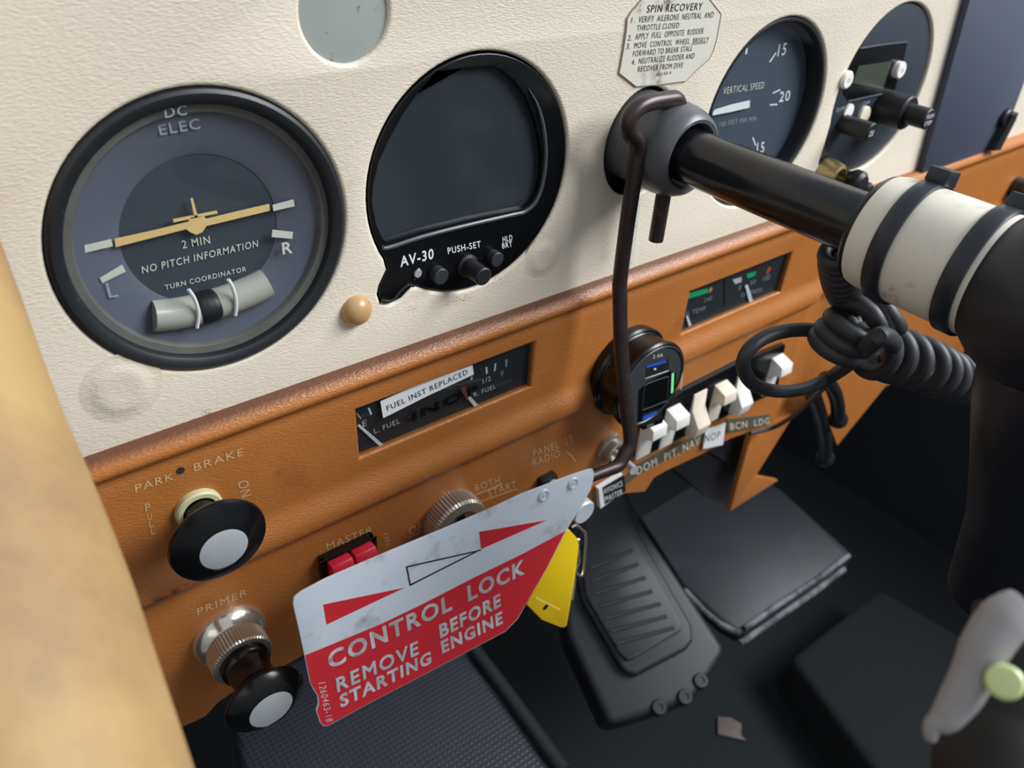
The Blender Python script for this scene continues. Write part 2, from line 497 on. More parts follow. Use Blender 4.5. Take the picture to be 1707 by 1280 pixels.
# ------------------------------------------------------------------ cream instrument panel
def spline(cu, pts):
    sp = cu.splines.new('POLY'); sp.points.add(len(pts)-1)
    for q, p in zip(sp.points, pts): q.co = (p[0]*S, p[1]*S, 0, 1)
    sp.use_cyclic_u = True
def holed_plate(outer, holes, y_front, thick, bevel):
    cu = bpy.data.curves.new('p', 'CURVE'); cu.dimensions = '2D'; cu.fill_mode = 'BOTH'
    spline(cu, outer)
    for h in holes: spline(cu, h)
    cu.extrude = (thick/2-bevel)*S; cu.bevel_depth = bevel*S; cu.bevel_resolution = 3; cu.offset = -bevel*S
    o = bpy.data.objects.new('p', cu)
    me = bpy.data.meshes.new_from_object(o)
    v = [(q.co.x/S, y_front+thick/2-q.co.z/S, q.co.y/S) for q in me.vertices]
    f = [list(p.vertices) for p in me.polygons]
    bpy.data.objects.remove(o); bpy.data.curves.remove(cu); bpy.data.meshes.remove(me)
    return v, f
panel = thing('instrument_panel', 'cream leather-grained upper instrument panel with round cut-outs', 'panel', (0, 0, 0))
collar_hole = [(165.5+19.2*math.cos(a*math.pi/30), -0.8+20.8*math.sin(a*math.pi/30)) for a in range(60)]
v, f = holed_plate([(-170, -66), (620, -66), (620, 130), (-170, 130)],
                   [circle(0, 0, 40), AV_OUT, circle(241.9, -1.9, 40), RG_OUT, circle(44.5, 53.5, 12.8), collar_hole], 0, 3.2, 1.3)
MB().add(v, f, CREAM).build('skin', panel, angle=50)
def dimple(cx, cz, r, h):  # domed screw head under the vinyl
    mb = MB()
    mb.lathe([(r*1.7, 0.02), (r*1.4, -0.10*h), (r*1.15, -0.45*h), (r, -0.8*h), (r*0.8, -h), (r*0.5, -0.9*h), (0, -0.8*h)], (cx, cz), CREAM, 48)
    mb.build('screw_bump', panel, angle=80)
dimple(-31.5, -37.0, 6.6, 0.8)
dimple(119.5, -36.5, 5.2, 0.8)
MB().prism([(167.12,-0.15,-22.36),(169.35,-0.15,-23.33),(170.36,-0.15,-41.8),(170.07,-0.15,-60.1),(167.04,-0.15,-59.24),(167.07,-0.15,-40.99)], (0, 0.3, 0), mat('torn_vinyl_edge', (206, 204, 196), 0.7, vary=0.1, stain=(60, 56, 54), stain_scale=300, stain_lo=0.6, stain_hi=0.66)).build('torn_strip', panel)

# dark backing inside the panel so that the cut-outs do not show daylight
backing = MB().box(-170, 620, 22, 24, -62, 130, FIREW)
backing.build('backing_board', panel)

# grey cover over the small hole
tag(MB().lathe([(0, 1.2), (12, 1.2), (13.6, 1.4), (14.5, 1.6), (14.5, 3.2), (0, 3.2)], (44.5, 53.5), GREYCAP).build('hole_cover'),
    'speckled grey round cover plate behind the small empty panel hole', 'cover plate')

# ------------------------------------------------------------------ turn coordinator
t = thing('turn_coordinator', 'large round turn coordinator gauge with ochre aeroplane symbol', 'gauge', (0, 6, 0))
MB().lathe([(39.9, 1.2), (39.5, -0.2), (38.6, -0.8), (37.0, -0.7), (35.9, 0.0), (35.5, 1.2), (35.4, 8), (39.9, 8)], (0, 0), BEZEL, 96).build('bezel', t)
MB().lathe([(35.4, 1.9), (33.4, 2.3), (32.9, 3.0), (32.6, 7.2), (35.4, 7.2)], (0, 0), HALO, 96).build('seal_ring', t)
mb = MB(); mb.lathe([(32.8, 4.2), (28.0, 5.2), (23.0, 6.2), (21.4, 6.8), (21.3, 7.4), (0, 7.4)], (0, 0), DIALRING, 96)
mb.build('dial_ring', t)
MB().lathe([(21.35, 7.0), (0, 7.0)], (0, 0), DIAL, 80).build('dial', t)
MB().lathe([(35.5, 0.9), (30, 0.1), (20, -0.7), (10, -1.0), (0, -1.1)], (0, 0), GLASS, 96).build('glass', t)
MB().prism([(-22.57,5,3.84),(-11.88,5,3.91),(-3.87,5,4.22),(-2.75,5,5.38),(0.51,5,4.97),(1.25,5,3.95),(10.1,5,4.21),(19.19,5,4.37),(19.07,5,2.5),(0.8,5,2.09),(-0.57,5,0.62),(-2.35,5,0.26),(-3.79,5,1.4),(-4.62,5,2.44),(-22.83,5,1.76)], (0, 0.5, 0), YELLOWP).prism(
    [(-7.42,5,5.8),(4.32,5,5.61),(4.4,5,4.94),(-7.46,5,5.04)], (0, 0.5, 0), YELLOWP).prism([(-1.94,5,10.42),(-1.35,5,10.42),(-0.99,5,5.11),(-1.88,5,5.19)], (0, 0.5, 0), YELLOWP).build('aeroplane_symbol', t)
for q in ([(-29.84,4.6,4.13),(-23.4,4.6,4.27),(-23.46,4.6,2.34),(-30.15,4.6,2.23)], [(-28.5,4.6,-5.41),(-22.45,4.6,-3.18),(-21.96,4.6,-5.27),(-28.2,4.6,-6.94)], [(19.92,4.6,4.15),(26.31,4.6,4.48),(26.41,4.6,2.41),(19.95,4.6,2.31)], [(18.95,4.6,-3.19),(25.02,4.6,-5.34),(24.56,4.6,-7.39),(18.4,4.6,-5.31)]):
    MB().prism(q, (0, 0.2, 0), CREAMY).build('index_mark', t)
letters(t, [
    ('DC', (-5.41,0.6,33.36), (-0.14,0.6,33.42), (-5.21,0.6,35.69), WHITED, 0),
    ('ELEC', (-6.39,4.6,28.15), (3.79,4.6,28.27), (-6.45,4.6,30.83), WHITED, 0.012),
    ('L', (-27.64,4.4,-11.42), (-25.28,4.4,-11.72), (-27.56,4.4,-7.03), WHITED, 0.01),
    ('R', (20.93,4.4,-11.47), (24.1,4.4,-11.71), (21.05,4.4,-7.66), CREAMY, 0.02),
    ('2 MIN', (-6.1,6.8,-3.61), (1.49,6.8,-3.97), (-6.03,6.8,-1.29), CREAMY, 0.006),
    ('NO PITCH INFORMATION', (-17.72,6.8,-8.09), (14.76,6.8,-8.35), (-17.49,6.8,-5.93), CREAMY, 0.006),
    ('TURN COORDINATOR', (-12.92,6.8,-14.44), (10.24,6.8,-14.99), (-12.86,6.8,-12.91), CREAMY, 0.006),
])
inc = MB()
path = [(-18.17,5.5,-20.49),(-13.22,5.5,-21.56),(-7,5.5,-22.13),(-1.13,5.5,-22.03),(4.95,5.5,-21.64),(10.56,5.5,-20.83),(15.27,5.5,-19.7)]
inc.tube(path, 4.5, mat('vial_cream', (168, 166, 154), 0.25, vary=0.1, vscale=80), seg=24, smooth=5)
inc = inc.build('inclinometer_tube', t)
MB().tube([(-6.93,5.3,-22.06),(-5.14,5.3,-22.1),(-3.17,5.3,-22.05),(-1.18,5.3,-21.92),(0.69,5.3,-21.82)], 4.7, SOFT, seg=24, smooth=4, radii=[3.9, 4.7, 4.85, 4.7, 3.9]).build('ball', inc)
for q in ([(-8.4,0.6,-12.76),(-7.37,0.6,-15.89),(-7.03,0.6,-19.58),(-7.41,0.6,-22.38),(-8.28,0.6,-25.06)], [(2.69,0.6,-12.8),(3.55,0.6,-15.55),(3.89,0.6,-19.3),(3.52,0.6,-22.52),(2.93,0.6,-24.59)]):
    MB().tube(q, 0.55, WHITE, seg=8, smooth=3).build('wire', inc)

# ------------------------------------------------------------------ square-screen attitude indicator
t = thing('flight_display', 'round black electronic flight display with a dark switched-off screen', 'display', (87.4, 2, 0))
v, f = holed_plate(shrink(AV_OUT, AV_C, 0.985), [[(p[0], p[2]) for p in [(72.28,0.4,36.25),(82.25,0.4,36.06),(92.7,0.4,35.67),(97.57,0.4,33.7),(102.23,0.4,30.14),(107.22,0.4,24.66),(111.66,0.4,16.83),(114.19,0.4,10.44),(116.07,0.4,3.14),(116.43,0.4,-4.96),(115.22,0.4,-9.67),(112.8,0.4,-13.78),(108.33,0.4,-15.34),(96.4,0.4,-14.77),(85.02,0.4,-14.23),(67.17,0.4,-14.04),(53.72,0.4,-14.9),(51.58,0.4,-12.36),(49.71,0.4,-7.23),(48.67,0.4,0.32),(49.46,0.4,5.82),(51.58,0.4,12.32),(55.29,0.4,18.4),(60.1,0.4,24.89),(65.62,0.4,30.58)]]], 0.3, 4.0, 0.5)
MB().add(v, f, GLOSS).build('face_plate', t, angle=45)
MB().prism(xz(shrink(AV_OUT, AV_C, 0.94), 2.6), (0, 1, 0), SCREEN).build('screen', t)
MB().tube([(52.25,0.1,-14.72),(53.5,0.1,-15.89),(66.95,0.1,-15.22),(84.84,0.1,-15.38),(104.11,0.1,-15.97),(109.16,0.1,-16),(113.6,0.1,-13.84),(116.01,0.1,-9.73),(117.13,0.1,-4.18),(117.25,0.1,3.03),(115.94,0.1,10.25),(114.23,0.1,15.8),(111.6,0.1,21.3),(107.77,0.1,26.43)], 0.75, RIM, seg=10, smooth=3, radii=[0.5]+[0.75]*10+[0.7, 0.5, 0.2]).build('screen_rim', t)
letters(t, [
    ('AV-30', (58.28,0.3,-24.01), (71.19,0.3,-24.34), (58.17,0.3,-20.1), WHITE, 0.02),
    ('PUSH-SET', (76.99,0.3,-24.19), (90.75,0.3,-25.01), (76.61,0.3,-21.68), WHITE, 0.012),
    ('HLD', (100.34,0.3,-25.6), (104.71,0.3,-25.89), (100.01,0.3,-23.35), WHITE, 0.01),
    ('BRT', (100.27,0.3,-28.03), (104.77,0.3,-28.38), (99.95,0.3,-25.85), WHITE, 0.01),
])
def button(name, c, r, y0, y1, m, parent, seg=32):
    return MB().lathe([(r, y0), (r, y1+0.3), (r-0.3, y1), (0, y1)], c, m, seg).build(name, parent)
button('light_sensor', cxz((64.72,0,-28.3)), 2.2, 1, -0.2, GLOSS, t)
button('light_sensor', cxz((64.65,-0.4,-27.94)), 1.6, 0, -0.4, mat('sensor_grey', (150, 152, 158), 0.4), t)
button('push_button', cxz((72.24,-3,-30.09)), 2.9, 1, -3, BTN, t)
button('push_button', cxz((95.98,-3,-30.01)), 2.7, 1, -3, BTN, t)
kc = cxz((84.9,-10,-30.53))
MB().lathe([(4.2, 1), (4.2, -0.5), (3.3, -1), (3.25, -9.6), (2.8, -10), (0, -10)], kc, SOFT, teeth=24).build('set_knob', t, angle=20)
MB().tube([(50.65,-0.2,-33.93),(52.89,-0.2,-34.79),(55.13,-0.2,-34.62),(57.54,-0.2,-32.45),(60.62,-0.2,-30.99),(62.78,-0.2,-32.04)], 0.5, BLACK, seg=8, smooth=4).build('lug_edge', t)

# ------------------------------------------------------------------ vertical speed indicator
t = thing('vertical_speed_indicator', 'round vertical speed gauge with white needle behind control shaft', 'gauge', (241.9, 6, -1.9))
VC = (241.9, -1.9)
MB().lathe([(39.9, 1.6), (39.2, 0.6), (38.4, 0.6), (37.6, 1.2), (36.4, 8.6), (39.9, 8.6)], VC, BLACK, 96).build('bezel', t)
MB().lathe([(38, 8), (0, 8)], VC, mat('dial_slate', (66, 76, 87), 0.5, vary=0.05), 80).build('dial', t)  # dial colour raised to include the glare on the gauge
MB().lathe([(37.5, 2.2), (20, 2.1), (0, 2.1)], VC, GLASS, 80).build('glass', t)
MB().prism([(213.18,6.6,1.14),(213.06,6.6,2.42),(214.03,6.6,3.32),(224.66,6.6,4.01),(236.79,6.6,4.15),(237.6,6.6,1.08),(225.67,6.6,0.95)], (0, 0.4, 0), WHITE).build('needle', t)
letters(t, [
    ('15', (250.92,7.9,20.31), (256.57,7.9,20.49), (250.37,7.9,25.33), WHITE, 0.01),
    ('20', (260.2,7.9,-0.06), (268.1,7.9,-0.29), (259.4,7.9,4.7), WHITE, 0.01),
    ('15', (252.4,7.9,-22.06), (257.98,7.9,-22.56), (251.2,7.9,-16.84), WHITE, 0.01),
    ('VERTICAL SPEED', (218.93,7.9,8.62), (246.41,7.9,7.75), (218.65,7.9,11.48), CREAMY),
    ('100 FEET PER MIN', (220.86,7.9,-5.05), (246.05,7.9,-6.12), (220.77,7.9,-3.01), WHITED),
])
for q in ([(228.31,7.9,23.55),(228.18,7.9,25.74),(229.2,7.9,25.91),(229.55,7.9,23.37)], [(246.21,7.9,18.68),(249.18,7.9,22.24),(249.92,7.9,21.83),(247.11,7.9,18.36)], [(253.85,7.9,4.91),(258.94,7.9,5.85),(259.47,7.9,5.3),(254.34,7.9,4.43)], [(253.78,7.9,-0.06),(259.48,7.9,-0.58),(259.74,7.9,-1.23),(254,7.9,-0.64)], [(246.46,7.9,-13.84),(247.37,7.9,-13.86),(251.07,7.9,-18.44),(249.99,7.9,-18)], [(227.16,7.9,-13.22),(233.48,7.9,-15.01),(233.45,7.9,-15.51),(227.13,7.9,-13.71)]):
    MB().prism(q, (0, 0.1, 0), WHITE).build('index_mark', t)

# ------------------------------------------------------------------ clock with two knobs
CLOCKF = mat('clock_face', (44, 50, 60), 0.4, vary=0.1)
t = thing('panel_clock', 'black digital clock with white buttons and two protruding black knobs', 'clock', (334.2, 2, -2.5))
MB().prism(xz(shrink(RG_OUT, RG_C, 0.985), 1.4), (0, 4, 0), CLOCKF).build('face_plate', t, bevel=0.5)
MB().prism([(303.04,1.2,20.06),(309.22,1.2,20.39),(345.77,1.2,18.93),(347.45,1.2,12.29),(348.48,1.2,-3.96),(307.23,1.2,-4.07),(300.04,1.2,0.75),(298.55,1.2,9.15)], (0, 0.6, 0), GLOSS).build('display_window', t)
MB().prism([(306.94,0.9,12.04),(336.1,0.9,11.09),(335.58,0.9,-1.75),(305.69,0.9,4.61)], (0, 0.6, 0), mat('lcd_olive', (66, 72, 62), 0.25, vary=0.05)).build('lcd', t)
MB().tube([(303.89,1,20.02),(323.51,1,19.86),(345.37,1,19.01)], 0.35, RIM, seg=8).build('window_rim', t)
MB().tube([(306.3,1,-4.03),(336.65,1,-4.35)], 0.4, RIM, seg=8).build('window_rim', t)
for q in ((296.52,-2,7.51), (343.13,-2,6.66)):
    mb = MB(); mb.lathe([(4.0, 1.2), (4.0, -1.4), (3.4, -2.0), (0, -2.0)], cxz(q), ROCKW, 32)
    mb.text('O', (q[0]-0.9, -2.0, q[2]-0.9), (q[0]+0.9, -2.0, q[2]-0.9), (q[0]-0.9, -2.0, q[2]+0.9), INK); mb.build('push_button', t)
q = (323.83,-0.6,-13)
MB().lathe([(4.6, 1.2), (4.6, -0.3), (4.2, -0.6), (0, -0.6)], cxz(q), ROCKI, 32).build('push_button', t)
q = (309.25,0.2,-9.05)
MB().lathe([(3.6, 1.3), (3.6, 0.3), (0, 0.2)], cxz(q), ROCKW, 32).build('switch_ring', t)
q = (307.54,-15,-14.57)
MB().lathe([(4.4, 1), (4.4, -14.5), (4.0, -15), (0, -15)], cxz(q), SOFT, 40).text('DE', (q[0]-2, -15, q[2]-1.6), (q[0]+1.2, -15, q[2]-1.6), (q[0]-2, -15, q[2]+1.0), WHITE).build('selector_knob', t)
q = (340.78,-24,-10.78)
kn = MB().lathe([(8.2, 1), (8.2, -12.5), (7.6, -13.2), (5.0, -13.2), (5.0, -23.5), (4.5, -24), (0, -24)], cxz(q), SOFT, 48)
kn.text('PUSH', (q[0]-3.2, -24, q[2]+0.5), (q[0]+3.2, -24, q[2]+0.5), (q[0]-3.2, -24, q[2]+2.6), WHITE)
kn.text('STEP', (q[0]-3.2, -24, q[2]-2.8), (q[0]+3.2, -24, q[2]-2.8), (q[0]-3.2, -24, q[2]-0.7), WHITE)
kn.build('set_knob', t)
letters(t, [('CDP', (320.94,0.9,-7.96), (327.09,0.9,-7.84), (320.37,0.9,-6.27), WHITED), ('DIM', (298.81,0.9,-7.98), (305.09,0.9,-7.66), (298.26,0.9,-6.19), WHITED)])

# ------------------------------------------------------------------ spin recovery placard
t = thing('spin_recovery_placard', 'worn octagonal metal placard with black spin recovery instructions', 'placard', (170, -0.5, 35))
MB().prism([(155.3,-0.45,50.8),(150.07,-0.45,46.65),(148.34,-0.45,44.52),(148.61,-0.45,40.79),(148.34,-0.45,34.11),(147.76,-0.45,26.96),(157.09,-0.45,21.37),(168.84,-0.45,20.59),(184.11,-0.45,20.1),(187.78,-0.45,22.66),(195.4,-0.45,26.97),(196.75,-0.45,29.46),(197.49,-0.45,33.92),(197.39,-0.45,42.31),(189.17,-0.45,47.89),(187.89,-0.45,48.86)], (0, 0.5, 0), PLACARD).build('plate', t)
bd = MB()
bd.tube([(155.3,-0.45,50.8),(150.07,-0.45,46.65),(148.34,-0.45,44.52),(148.61,-0.45,40.79),(148.34,-0.45,34.11),(147.76,-0.45,26.96),(157.09,-0.45,21.37),(168.84,-0.45,20.59),(184.11,-0.45,20.1),(187.78,-0.45,22.66),(195.4,-0.45,26.97),(196.75,-0.45,29.46),(197.49,-0.45,33.92),(197.39,-0.45,42.31),(189.17,-0.45,47.89)], 0.22, GREEN_EDGE, seg=6)
bd.build('border', t)
lt = MB()
for s_, a, b, c, bo in (
    ('SPIN RECOVERY', (157.23,-0.5,45.6), (185.86,-0.5,44.56), (157.34,-0.5,48.01), 0.008),
    ('1.', (150.32,-0.5,42.9), (151.97,-0.5,42.95), (150.5,-0.5,44.65), 0.0),
    ('VERIFY  AILERONS  NEUTRAL  AND', (153.85,-0.5,42.75), (192.95,-0.5,41.49), (153.97,-0.5,44.74), 0.0),
    ('THROTTLE CLOSED', (153.58,-0.5,40.16), (174.92,-0.5,39.41), (153.65,-0.5,41.98), 0.0),
    ('2.', (149.78,-0.5,37.34), (151.86,-0.5,37.27), (149.84,-0.5,39.11), 0.0),
    ('APPLY  FULL  OPPOSITE  RUDDER', (153.43,-0.5,37.37), (188.98,-0.5,36.31), (153.49,-0.5,39.3), 0.0),
    ('3.', (149.64,-0.5,34.64), (151.5,-0.5,34.59), (149.73,-0.5,36.49), 0.0),
    ('MOVE  CONTROL  WHEEL  BRISKLY', (153.38,-0.5,34.53), (192.76,-0.5,33), (153.44,-0.5,36.45), 0.0),
    ('FORWARD TO BREAK STALL', (153.28,-0.5,31.84), (184.37,-0.5,30.78), (153.34,-0.5,33.78), 0.0),
    ('4.', (153.24,-0.5,29.06), (155.06,-0.5,28.99), (153.33,-0.5,30.93), 0.0),
    ('NEUTRALIZE RUDDER AND', (156.73,-0.5,29.06), (186.28,-0.5,27.9), (156.78,-0.5,31.04), 0.0),
    ('RECOVER FROM DIVE', (156.83,-0.5,26.33), (180.68,-0.5,25.25), (156.89,-0.5,28.27), 0.0),
    ('A1150-4', (166.85,-0.5,23.82), (174.66,-0.5,23.58), (166.92,-0.5,24.99), 0.0)):
    lt.text(s_, a, b, c, INK, bold=bo)
lt.prism([(183.27,-0.55,33.14),(191.7,-0.55,32.92),(191.74,-0.55,32.79),(183.32,-0.55,32.98)], (0, 0.06, 0), INK)
lt.build('lettering', t)

# ------------------------------------------------------------------ beige plug button in the cream panel
tag(MB().lathe([(0, -4.4), (2.2, -4.1), (4.0, -3.0), (5.1, -1.4), (5.4, 0.2), (5.4, 1.0), (0, 1.0)], cxz((41.09,-1.5,-34.53)), BEIGE, 40).build('plug_button'),
    'glossy beige domed plug button between the two big gauges', 'plug button')

# ------------------------------------------------------------------ control shaft, collar, wheel
AX, AZ = 164.7, 1.9
tag(MB().lathe([(16.6, 14), (16.8, 4), (16.9, -14), (16.6, -18), (15.8, -21.6), (14.6, -24.2), (13.2, -25.3), (11.9, -25.0), (11.4, -23.8), (11.4, 14)], (AX, AZ), COLLAR, 80).build('shaft_collar'),
    'dark grey bushing collar where the control shaft enters the panel', 'collar')
t = thing('control_yoke', 'black control yoke column with an off-white wrapped section', 'control yoke', (AX, -150, AZ))
MB().lathe([(9.55, 18), (9.55, -110)], (AX, AZ), TUBE, 64).build('shaft', t)
MB().lathe([(9.5, -97.2), (15.2, -97.6), (16.6, -98.4), (17.1, -100.5), (17.3, -104), (17.4, -118), (17.35, -134), (16.8, -136), (9.5, -136.5)], (AX, AZ), WRAP, 80).build('wrapped_sleeve', t)
MB().lathe([(9.6, -95.6), (15.0, -95.8), (16.2, -97.0), (15.5, -98.4), (9.6, -98.4)], (AX, AZ), SOFT, 64).build('end_ring', t)
hub = MB()
hub.lathe([(9, -131), (16.2, -132), (17.6, -134), (20.5, -138), (23.5, -144), (25.5, -152), (26, -162), (24, -176), (18, -186), (0, -190)], (AX, AZ), HUB, 64)
hub.build('hub', t)
arm = MB()
arm.tube([(170, -158, 0), (166, -162, -22), (172, -165, -48), (182, -166, -75), (190, -168, -110)], 14, HUB, seg=28, smooth=5, radii=[24, 22, 19, 16, 15])
arm.build('arm', t)
grip = MB()
grip.tube([(51.7,-190.5,4.2),(48.9,-189.7,2.4),(45.4,-189.9,-0.9),(42.5,-190.8,-4.6),(39.9,-191.3,-7.4),(37.1,-191.4,-10),(35.3,-190.9,-11.2),(34.3,-191.6,-12.8)], 2.6, GRIPM, seg=20, smooth=5, radii=[3.0, 3.6, 3.4, 3.0, 2.8, 2.2, 1.4, 0.8])
grip.tube([(69.6,-193.7,-10.8),(64.3,-196.2,-14.9),(58.8,-197.8,-18),(53.3,-199.1,-21.1),(48.2,-200.9,-24.1),(51.8,-205.1,-32.3),(75,-210.4,-51.6),(111.1,-209.9,-70.4),(146.8,-198.7,-86.5)], 11, mat('grip_dark', (30, 28, 25), 0.7, vary=0.2), seg=24, smooth=4, radii=[12, 12, 11.5, 11, 10.5, 10, 10, 11, 12])
grip = grip.build('grip', t)
q = Vector((40.6,-194.6,0)); nrm = (Vector((-59.58, -201.43, 95.73))-q).normalized()
Mx = Matrix.Translation(q) @ nrm.to_track_quat('Z', 'Y').to_matrix().to_4x4()
MB().lathe([(2.5, -3), (2.5, 0), (2.1, 0.5), (0, 0.7)], None, LENSG, 32, M=Mx).build('grip_button', grip)
MB().tube([(150.3,-158.1,-39.4),(152.6,-158.9,-38.2),(155.1,-160.8,-38),(157.1,-162.8,-38.4),(158.8,-165,-39.2)], 4, mat('knob_grey', (88, 84, 84), 0.4), seg=16, smooth=4, radii=[1.0, 2.4, 2.7, 2.7, 2.7]).build('trigger', t)

# cable ties round the wrapped sleeve
def cable_tie(y, tail_a, label):
    o = thing('cable_tie', label, 'cable tie', (AX, y, AZ), 'black cable ties on the wrapped sleeve')
    MB().lathe([(17.2, y+2.6), (18.3, y+2.6), (18.5, y+2.2), (18.5, y-2.2), (18.3, y-2.6), (17.2, y-2.6)], (AX, AZ), TIE, 80).build('strap', o)
    a = math.radians(tail_a)
    ct = Vector((AX+20.0*math.cos(a), y, AZ+20.0*math.sin(a)))
    u = Vector((-math.sin(a), 0, math.cos(a))); w = Vector((math.cos(a), 0, math.sin(a)))
    MB().prism([ct-u*4-w*2.2+Vector((0, 3.2, 0)), ct+u*4-w*2.2+Vector((0, 3.2, 0)), ct+u*4+w*2.0+Vector((0, 3.2, 0)), ct-u*3+w*2.6+Vector((0, 3.2, 0))], (0, -6.4, 0), TIE).build('head', o, bevel=0.6)
    return o
cable_tie(-108.5, 72, 'black cable tie whose strap holds the coiled cord to the white sleeve')
cable_tie(-129.5, 60, 'black cable tie round the white sleeve next to the wheel hub')

# ------------------------------------------------------------------ control lock: bent rod and red flag
t = thing('control_lock', 'bent bronze rod with silver and red control lock flag', 'control lock', (AX, -15, 20))
rod = [(164.7, -15, -34.5), (164.7, -15, 0), (164.7, -15, 15.0), (164.3, -15, 18.0), (162.2, -15, 19.9), (158.5, -15, 20.3), (150, -15, 20.5), (144.4, -15, 19.6), (140.9, -15, 17.2), (140.3, -15, 14.2), (141.8, -15, 11.0), (145.4, -15, 8.2), (147.2, -15, 4.0), (147.0, -15, -2), (146.3, -15.5, -25), (146.3, -16, -46), (146.3, -17.2, -53), (146.3, -22, -75), (146.3, -30.0, -99.9), (146.3, -34.4, -112), (145.2, -35.8, -116.3), (142, -36.6, -118.6)]
rod_end = [(137.52,-37.83,-121.65),(128.51,-37.73,-120.85),(112.26,-37.46,-118.91),(96.92,-37.25,-117.36),(89.13,-37.12,-116.4)]
MB().tube(rod+rod_end, 2.95, ROD, seg=20, smooth=4, radii=[2.95]*len(rod)+[2.9, 2.5, 2.3, 2.2, 2.1]).build('rod', t)
NB = Vector((-0.0036, 0.98595, -0.16699))
flag = MB().prism([(-5.48,-38.69,-103.29),(-3.7,-38.61,-102.85),(4.38,-38.54,-102.59),(13.59,-38.61,-103.21),(23.18,-38.7,-103.92),(39.08,-38.87,-105.28),(51.33,-39.01,-106.39),(63.43,-39.11,-107.25),(73.56,-39.17,-107.8),(84.1,-39.2,-108.21),(97.84,-39.43,-109.84),(107.43,-39.55,-110.81),(117.36,-39.79,-112.43),(120,-39.92,-113.26),(120.91,-40.32,-115.64),(120.17,-40.88,-118.9),(118.81,-41.55,-122.81),(113.08,-42.5,-128.31),(105.8,-43.79,-135.8),(94.3,-46.17,-149.56),(82.88,-48.22,-161.43),(78.2,-49.09,-166.5),(71.79,-49.53,-168.92),(57.05,-49.36,-167.62),(29.78,-49.06,-165.23),(9.6,-48.78,-163.19),(-5.32,-48.68,-162.23),(-6.91,-48.5,-161.15),(-7.75,-48.1,-158.81),(-8.1,-47.02,-152.38),(-6.86,-46.64,-150.16),(-6.52,-46.07,-146.83),(-7.55,-45.27,-142.09),(-7.91,-44.86,-139.65),(-7.56,-42.89,-128.01),(-7.34,-40.98,-116.75),(-7.24,-39.14,-105.88),(-6.59,-38.79,-103.84)], NB*0.9, ALU).build('flag', t, bevel=0.12)
def front(pts, k): return [Vector(p)-NB*k for p in pts]
fp = MB()
fp.prism(front([(-7.3,-42.78,-127.35),(6.41,-43.09,-129.5),(20.46,-43.39,-131.61),(37.13,-43.55,-132.88),(60.16,-43.63,-133.86),(82.48,-43.81,-135.39),(104.58,-43.82,-135.92),(94.11,-46.12,-149.26),(82.7,-48.17,-161.12),(77.94,-49,-165.94),(71.64,-49.44,-168.41),(57.09,-49.3,-167.25),(29.83,-49,-164.88),(9.65,-48.73,-162.85),(-5.19,-48.61,-161.87),(-6.59,-48.46,-160.94),(-7.46,-48.09,-158.76),(-7.8,-47.06,-152.61),(-6.56,-46.68,-150.4),(-6.19,-46.08,-146.9),(-7.23,-45.28,-142.16),(-7.7,-44.86,-139.63)], 0.1), NB*0.08, RED)
fp.prism(front([(1.97,-40.07,-111.55),(30.86,-41.68,-121.71),(1.66,-41.47,-119.85)], 0.1), NB*0.08, RED)
fp.prism(front([(63.59,-40.4,-114.84),(95.29,-42.14,-125.79),(63.73,-41.75,-122.8)], 0.1), NB*0.08, RED)
fp.build('red_field', flag, smooth=False)
ol = MB()
ol.prism(front([(32.61,-40.25,-113.28),(63.72,-41.77,-122.97),(63.5,-41.86,-123.46),(33.1,-40.37,-114.05)], 0.12), NB*0.08, INK)
ol.prism(front([(32.61,-40.25,-113.28),(33.16,-40.31,-113.67),(33.54,-41.74,-122.12),(32.94,-41.72,-122.02)], 0.12), NB*0.08, INK)
ol.prism(front([(33.16,-41.65,-121.55),(62.9,-41.7,-122.53),(63.7,-41.8,-123.14),(33.22,-41.77,-122.26)], 0.12), NB*0.08, INK)
ol.build('arrow_outline', flag, smooth=False)
lt = MB()
for s_, a, b, c, bo in (('CONTROL  LOCK', (-0.62,-44.66,-138.65), (83.2,-45.55,-145.69), (-0.55,-43.37,-130.99), 0.032), ('REMOVE', (0.39,-46.53,-149.66), (32.4,-47.11,-153.82), (0.75,-45.49,-143.57), 0.036),
                        ('BEFORE', (42.21,-46.93,-152.93), (70.49,-47.12,-154.66), (42.26,-45.77,-146.08), 0.036), ('STARTING', (0.23,-47.87,-157.61), (37.22,-48.48,-162.01), (0.58,-46.83,-151.44), 0.036),
                        ('ENGINE', (42.17,-48.24,-160.71), (70.85,-48.65,-163.7), (42.07,-47.14,-154.16), 0.036), ('1260463-18', (-5.37,-45.14,-141.33), (-5.75,-48.27,-159.83), (-2.92,-45.34,-142.59), 0.004)):
    lt.text(s_, front([a], 0.13)[0], front([b], 0.13)[0], front([c], 0.13)[0], FLAGWHITE, bold=bo)
lt.build('lettering', flag, smooth=False)
for c in ((94.23,-40.04,-113.4), (109.3,-40.24,-114.92)):
    Mx = Matrix.Translation(Vector(c)) @ (-NB).to_track_quat('Z', 'Y').to_matrix().to_4x4()
    MB().lathe([(2.7, -0.2), (2.7, 0.5), (2.4, 0.9), (1.7, 0.95), (1.5, 0.5), (0.9, 0.5), (0.7, 0.8), (0, 0.8)], None, ALU, 28, M=Mx).build('rivet', t)

